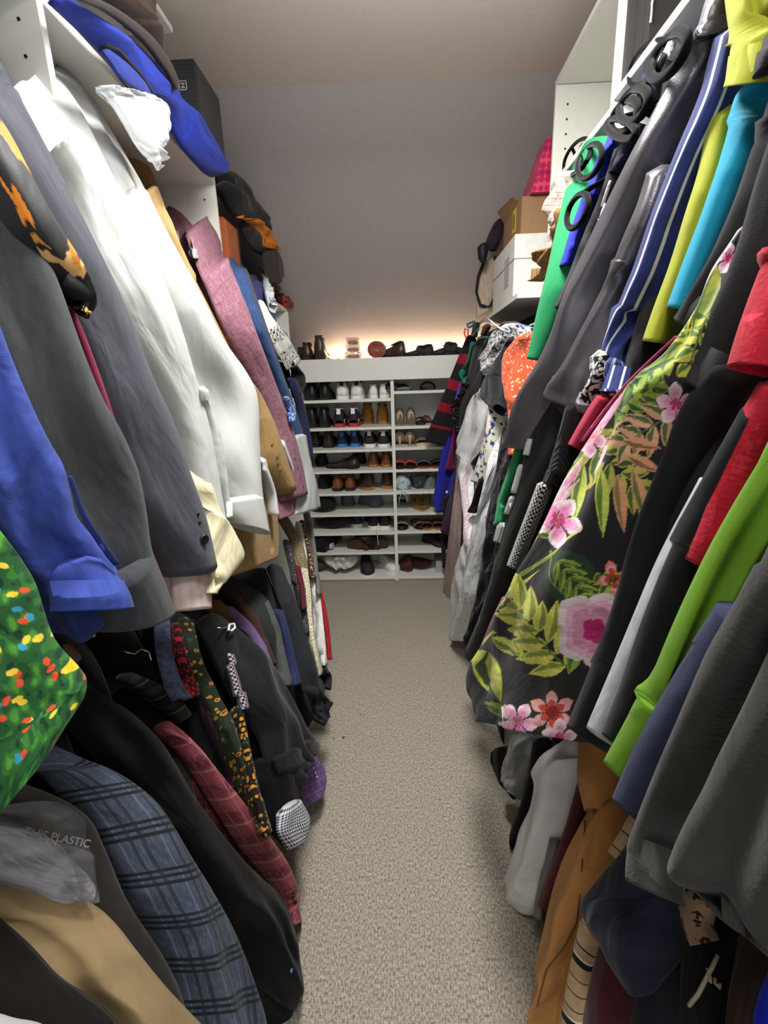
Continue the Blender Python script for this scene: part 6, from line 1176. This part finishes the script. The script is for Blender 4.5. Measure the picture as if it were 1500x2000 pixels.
for k, (lab, c, st) in enumerate((('grey beige rolled scarf at the top of the small far-left shelf heap', '#6A5C52', [(526, 562, 540, 555), (540, 578, 556, 570), (548, 586, 560, 580)]), ('dark red rolled scarf on the small far-left shelf', '#4A161A', [(532, 572, 545, 568), (542, 590, 560, 586), (552, 598, 566, 594)]),
        ('coral pink scarf end on the small far-left shelf', '#9A3A38', [(548, 588, 558, 582), (552, 602, 562, 600)]), ('brown patterned scarf at the right of the small far-left shelf', '#5E4434', [(556, 582, 566, 580), (560, 604, 573, 598)]))):
    G('scarf', 'scarf', lab, st, cl('sc'+c[1:], c, wrinkle=1.0), ('x', -.74+.02*k), main='fold', body=False, lift=0, tuck=0, bulge=.02, rows=20, wr=.02, wfreq=40)
G('scarf', 'scarf', 'black and red folded cloth in the lowest cubby of the far left shelves', [(536, 620, 556, 618), (548, 638, 566, 640), (556, 648, 568, 650)], cl('cubby_cloth', '#241214', layers=[(('noise', 60, .6), '#8A2A2A')]), ('x', -.78), main='fold', body=False, lift=0, tuck=0, bulge=.02, rows=20)

# ================================================================== other things on the shoe cabinet
# rolled pink scarf standing on the top
r = thing('rolled_scarf', 'pink and beige rolled scarf in clear film on the shoe cabinet top', 'scarf', on((736, 700), 'y', 3.26)*[1, 1, 0]+[0, 0, 1.549])
c0 = on((736, 692), 'y', 3.26); cz = 1.549+.052
mroll = cl('roll_cloth', '#8A5A4C', layers=[(('noise', 30, .5, (1, 6)), '#B08A6E')], wrinkle=.8); R_s = []
for k in range(60):
    a = k*.42; rad = .012+.0007*k; R_s.append((c0[0]+rad*math.cos(a)*1.1-.0, 3.20+.0, cz+rad*math.sin(a)))
pipe('rolled_end', R_s, .0042, plain('roll_rose', '#A24E42', .8), r, 8)
v, f = loft(np.array([[(c0[0]+.004+.058*s_*math.cos(a), y, cz+.0+.050*s_*math.sin(a)) for a in np.linspace(0, 2*PI, 30, endpoint=False)] for y, s_ in ((3.205, .9), (3.215, 1), (3.28, 1.02), (3.34, .98), (3.36, .8))]))
link('roll_body', v, f, mroll, r, uvs=[(p[1], p[0]) for p in v])
# clear plastic boxes
gl = NT('clear_box'); gl.b.inputs['Base Color'].default_value = lin('#B59488'); gl.b.inputs['Roughness'].default_value = .08; gl.b.inputs['Alpha'].default_value = .45; gl.b.inputs['Specular IOR Level'].default_value = .8
grp = 'clear boxes stacked on the shoe cabinet top'
for k, nm in enumerate(('bottom', 'middle', 'top')):
    x = on((690, 690), 'y', 3.26)[0]; w_ = .052-.006*k; z0 = 1.549+.044*k
    r = thing('clear_box', f'small clear plastic box with pinkish contents, {nm} of the stack on the cabinet top', 'box', (x, 3.27, z0), group=grp)
    box('container', (x-w_, 3.22, z0), (x+w_, 3.32, z0+.038), gl.m, r, .004); box('lid', (x-w_-.003, 3.217, z0+.036), (x+w_+.003, 3.323, z0+.0425), gl.m, r, .002)
    box('contents', (x-w_*.8, 3.235, z0+.004), (x+w_*.8, 3.305, z0+.026), plain('rose_contents', '#9A6A62', .6), r, .006)
# bags and boxes in the cubbies
def heap(name, label, cat, st, mat, y, main='body', **k): return G(name, cat, label, st, mat, ('y', y), main=main, body=False, lift=0, tuck=0, rows=40, back=.05, **k)
heap('tote_bag', 'crumpled white tote bag with red print on the lowest left shoe shelf', 'bag', [(632, 1086, 700, 1086), (634, 1098, 699, 1096), (645, 1107, 690, 1106)], cl('tote_white', '#C9C5BC', layers=[(('noise', 26, .66), '#8A3A34')], wrinkle=1.0), 3.26, bulge=.05, wr=.03, wfreq=20)
heap('bag', 'dull green cloth pouch at the left end of the lowest shoe shelf', 'bag', [(612, 1095, 628, 1093), (613, 1108, 638, 1104), (614, 1111, 628, 1109)], cl('grey_green', '#3E443E'), 3.28, bulge=.03)
heap('bag', 'rust brown suede pouch with a black bag on it, eighth left shoe shelf', 'bag', [(684, 1052, 757, 1050), (678, 1062, 759, 1062), (679, 1068, 756, 1069)], cl('rust_suede', '#4A2C20'), 3.25, bulge=.04, wr=.02, wfreq=20)
heap('bag', 'black leather pouch lying on the rust suede one', 'bag', [(690, 1047, 748, 1046), (706, 1056, 742, 1056), (722, 1062, 736, 1061)], cl('black_pouch', '#161617', rough=.5), 3.23, bulge=.03, wr=.02, wfreq=24)
r = thing('shoebox', 'black shoebox with white end labels on the eighth left shoe shelf', 'box', (-.575, 3.25, .226)); box('carton_body', (-.655, 3.19, .226), (-.52, 3.46, .335), plain('shoebox_black', '#1C1B1D', .4), r, .002, rz=-.28)
o = box('end_label', (-.628, 3.196, .235), (-.560, 3.1975, .278), plain('label_white', '#C9C9C6', .6), r, 0, rz=-.28); 
o = box('side_label', (-.53, 3.208, .245), (-.513, 3.25, .275), plain('label_white', '#C9C9C6', .6), r, 0, rz=-.28)
heap('bag', 'black fuzzy bag at the left end of the sixth shoe shelf', 'bag', [(610, 972, 654, 972), (608, 984, 658, 984), (610, 994, 655, 992)], plain('black_fur', '#121112', .95, bump=(300, 1, .008)), 3.26, bulge=.05)
heap('bag', 'long flat black cloth pouch on the seventh left shoe shelf', 'bag', [(622, 1014, 690, 1012), (620, 1022, 692, 1020), (624, 1028, 686, 1024)], cl('black_pouch', '#161617', rough=.5), 3.30, bulge=.04)
heap('flip_flops', 'white and pale blue bagged flip-flops with dangling ribbons, fifth right shelf', 'sandals', [(775, 930, 795, 930), (773, 944, 802, 942), (774, 952, 802, 951), (780, 956, 797, 956)], cl('bagged', '#B5BFC4', layers=[(('noise', 22, .56), '#5A86A8'), (('noise', 20, .66), '#C4B25A')], wrinkle=1.0), 3.25, bulge=.04)
r = thing('ribbon', 'white ribbon tails hanging from the bagged flip-flops over the shelf edge', 'ribbon', on((787, 965), 'y', 3.165))
for k, pts in enumerate(([(787, 955), (783, 965), (780, 975), (779, 986)], [(789, 955), (792, 962), (794, 972), (796, 980)], [(788, 955), (784, 960), (790, 970)])): pipe('ribbon_tail', [on(p, 'y', 3.155) for p in pts], .0022, plain('ribbon_white', '#D4D4D2', .6), r, 6)
r = thing('shoelace', 'white shoelace hanging from the boat shoe over the shelf edge', 'shoelace', on((737, 1050), 'y', 3.165)); pipe('lace_cord', [on(p, 'y', 3.158) for p in ((740, 1022), (735, 1032), (737, 1044), (738, 1056), (740, 1066))], .0026, plain('ribbon_white', '#D4D4D2', .6), r, 6)
heap('bag', 'clear plastic bag with black sandals on the fifth right shelf', 'bag', [(800, 930, 838, 928), (805, 942, 833, 940), (812, 952, 828, 950)], cl('clear_black', '#22262C', rough=.12, spec=.9, wrinkle=1.0, wscale=(60, 60), layers=[(('noise', 60, .66), '#A8B0B8')]), 3.27, bulge=.04)
heap('bag', 'glossy greenish packet at the right end of the fifth right shelf', 'bag', [(834, 934, 850, 932), (828, 948, 850, 946), (825, 956, 848, 955)], cl('green_packet', '#6A756A', rough=.2, spec=.8, wrinkle=.6), 3.26, bulge=.02)
for k, (z0, z1, nm) in enumerate(((.034, .075, 'lower'), (.077, .115, 'upper'))):
    r = carton('white_box', f'small white box at the right end of the lowest shoe shelf, {nm} of two', 'box', (.235, 3.24, z0), (.36, 3.42, z1), plain('box_grey_white', '#A9AAB0', .6)); box('lid_edge', (.234, 3.2385, z1-.012), (.361, 3.4215, z1-.0105), plain('card_edge', '#8E8C86', .7), r, 0)
heap('boot', 'wine suede boot shaft lying across the lowest right shelf', 'boot', [(800, 1086, 806, 1090), (800, 1098, 842, 1094), (808, 1104, 842, 1102)], cl('wine_suede', '#3E161C'), 3.30, main='shaft', bulge=.04)
# red lint specks on the carpet
for k, (p, r__) in enumerate((((671, 1440), .006), ((652, 1442), .003), ((704, 1395), .003))):
    q = on(p, 'z', 0.002); r = thing('lint', ['tiny red scrap on the carpet, the largest one', 'tiny red scrap on the carpet, left of the largest', 'tiny dark scrap on the carpet nearest the shoe cabinet'][k], 'lint', q)
    bm = bmesh.new(); bmesh.ops.create_icosphere(bm, subdivisions=1, radius=r__)
    for v in bm.verts: v.co = Vector((v.co.x*(1+.5*math.sin(v.co.y*900)), v.co.y, v.co.z*.35))
    bmesh.ops.translate(bm, verts=bm.verts, vec=q); bmobj('scrap', bm, plain('lint_red', '#8A2A22', .9), r)
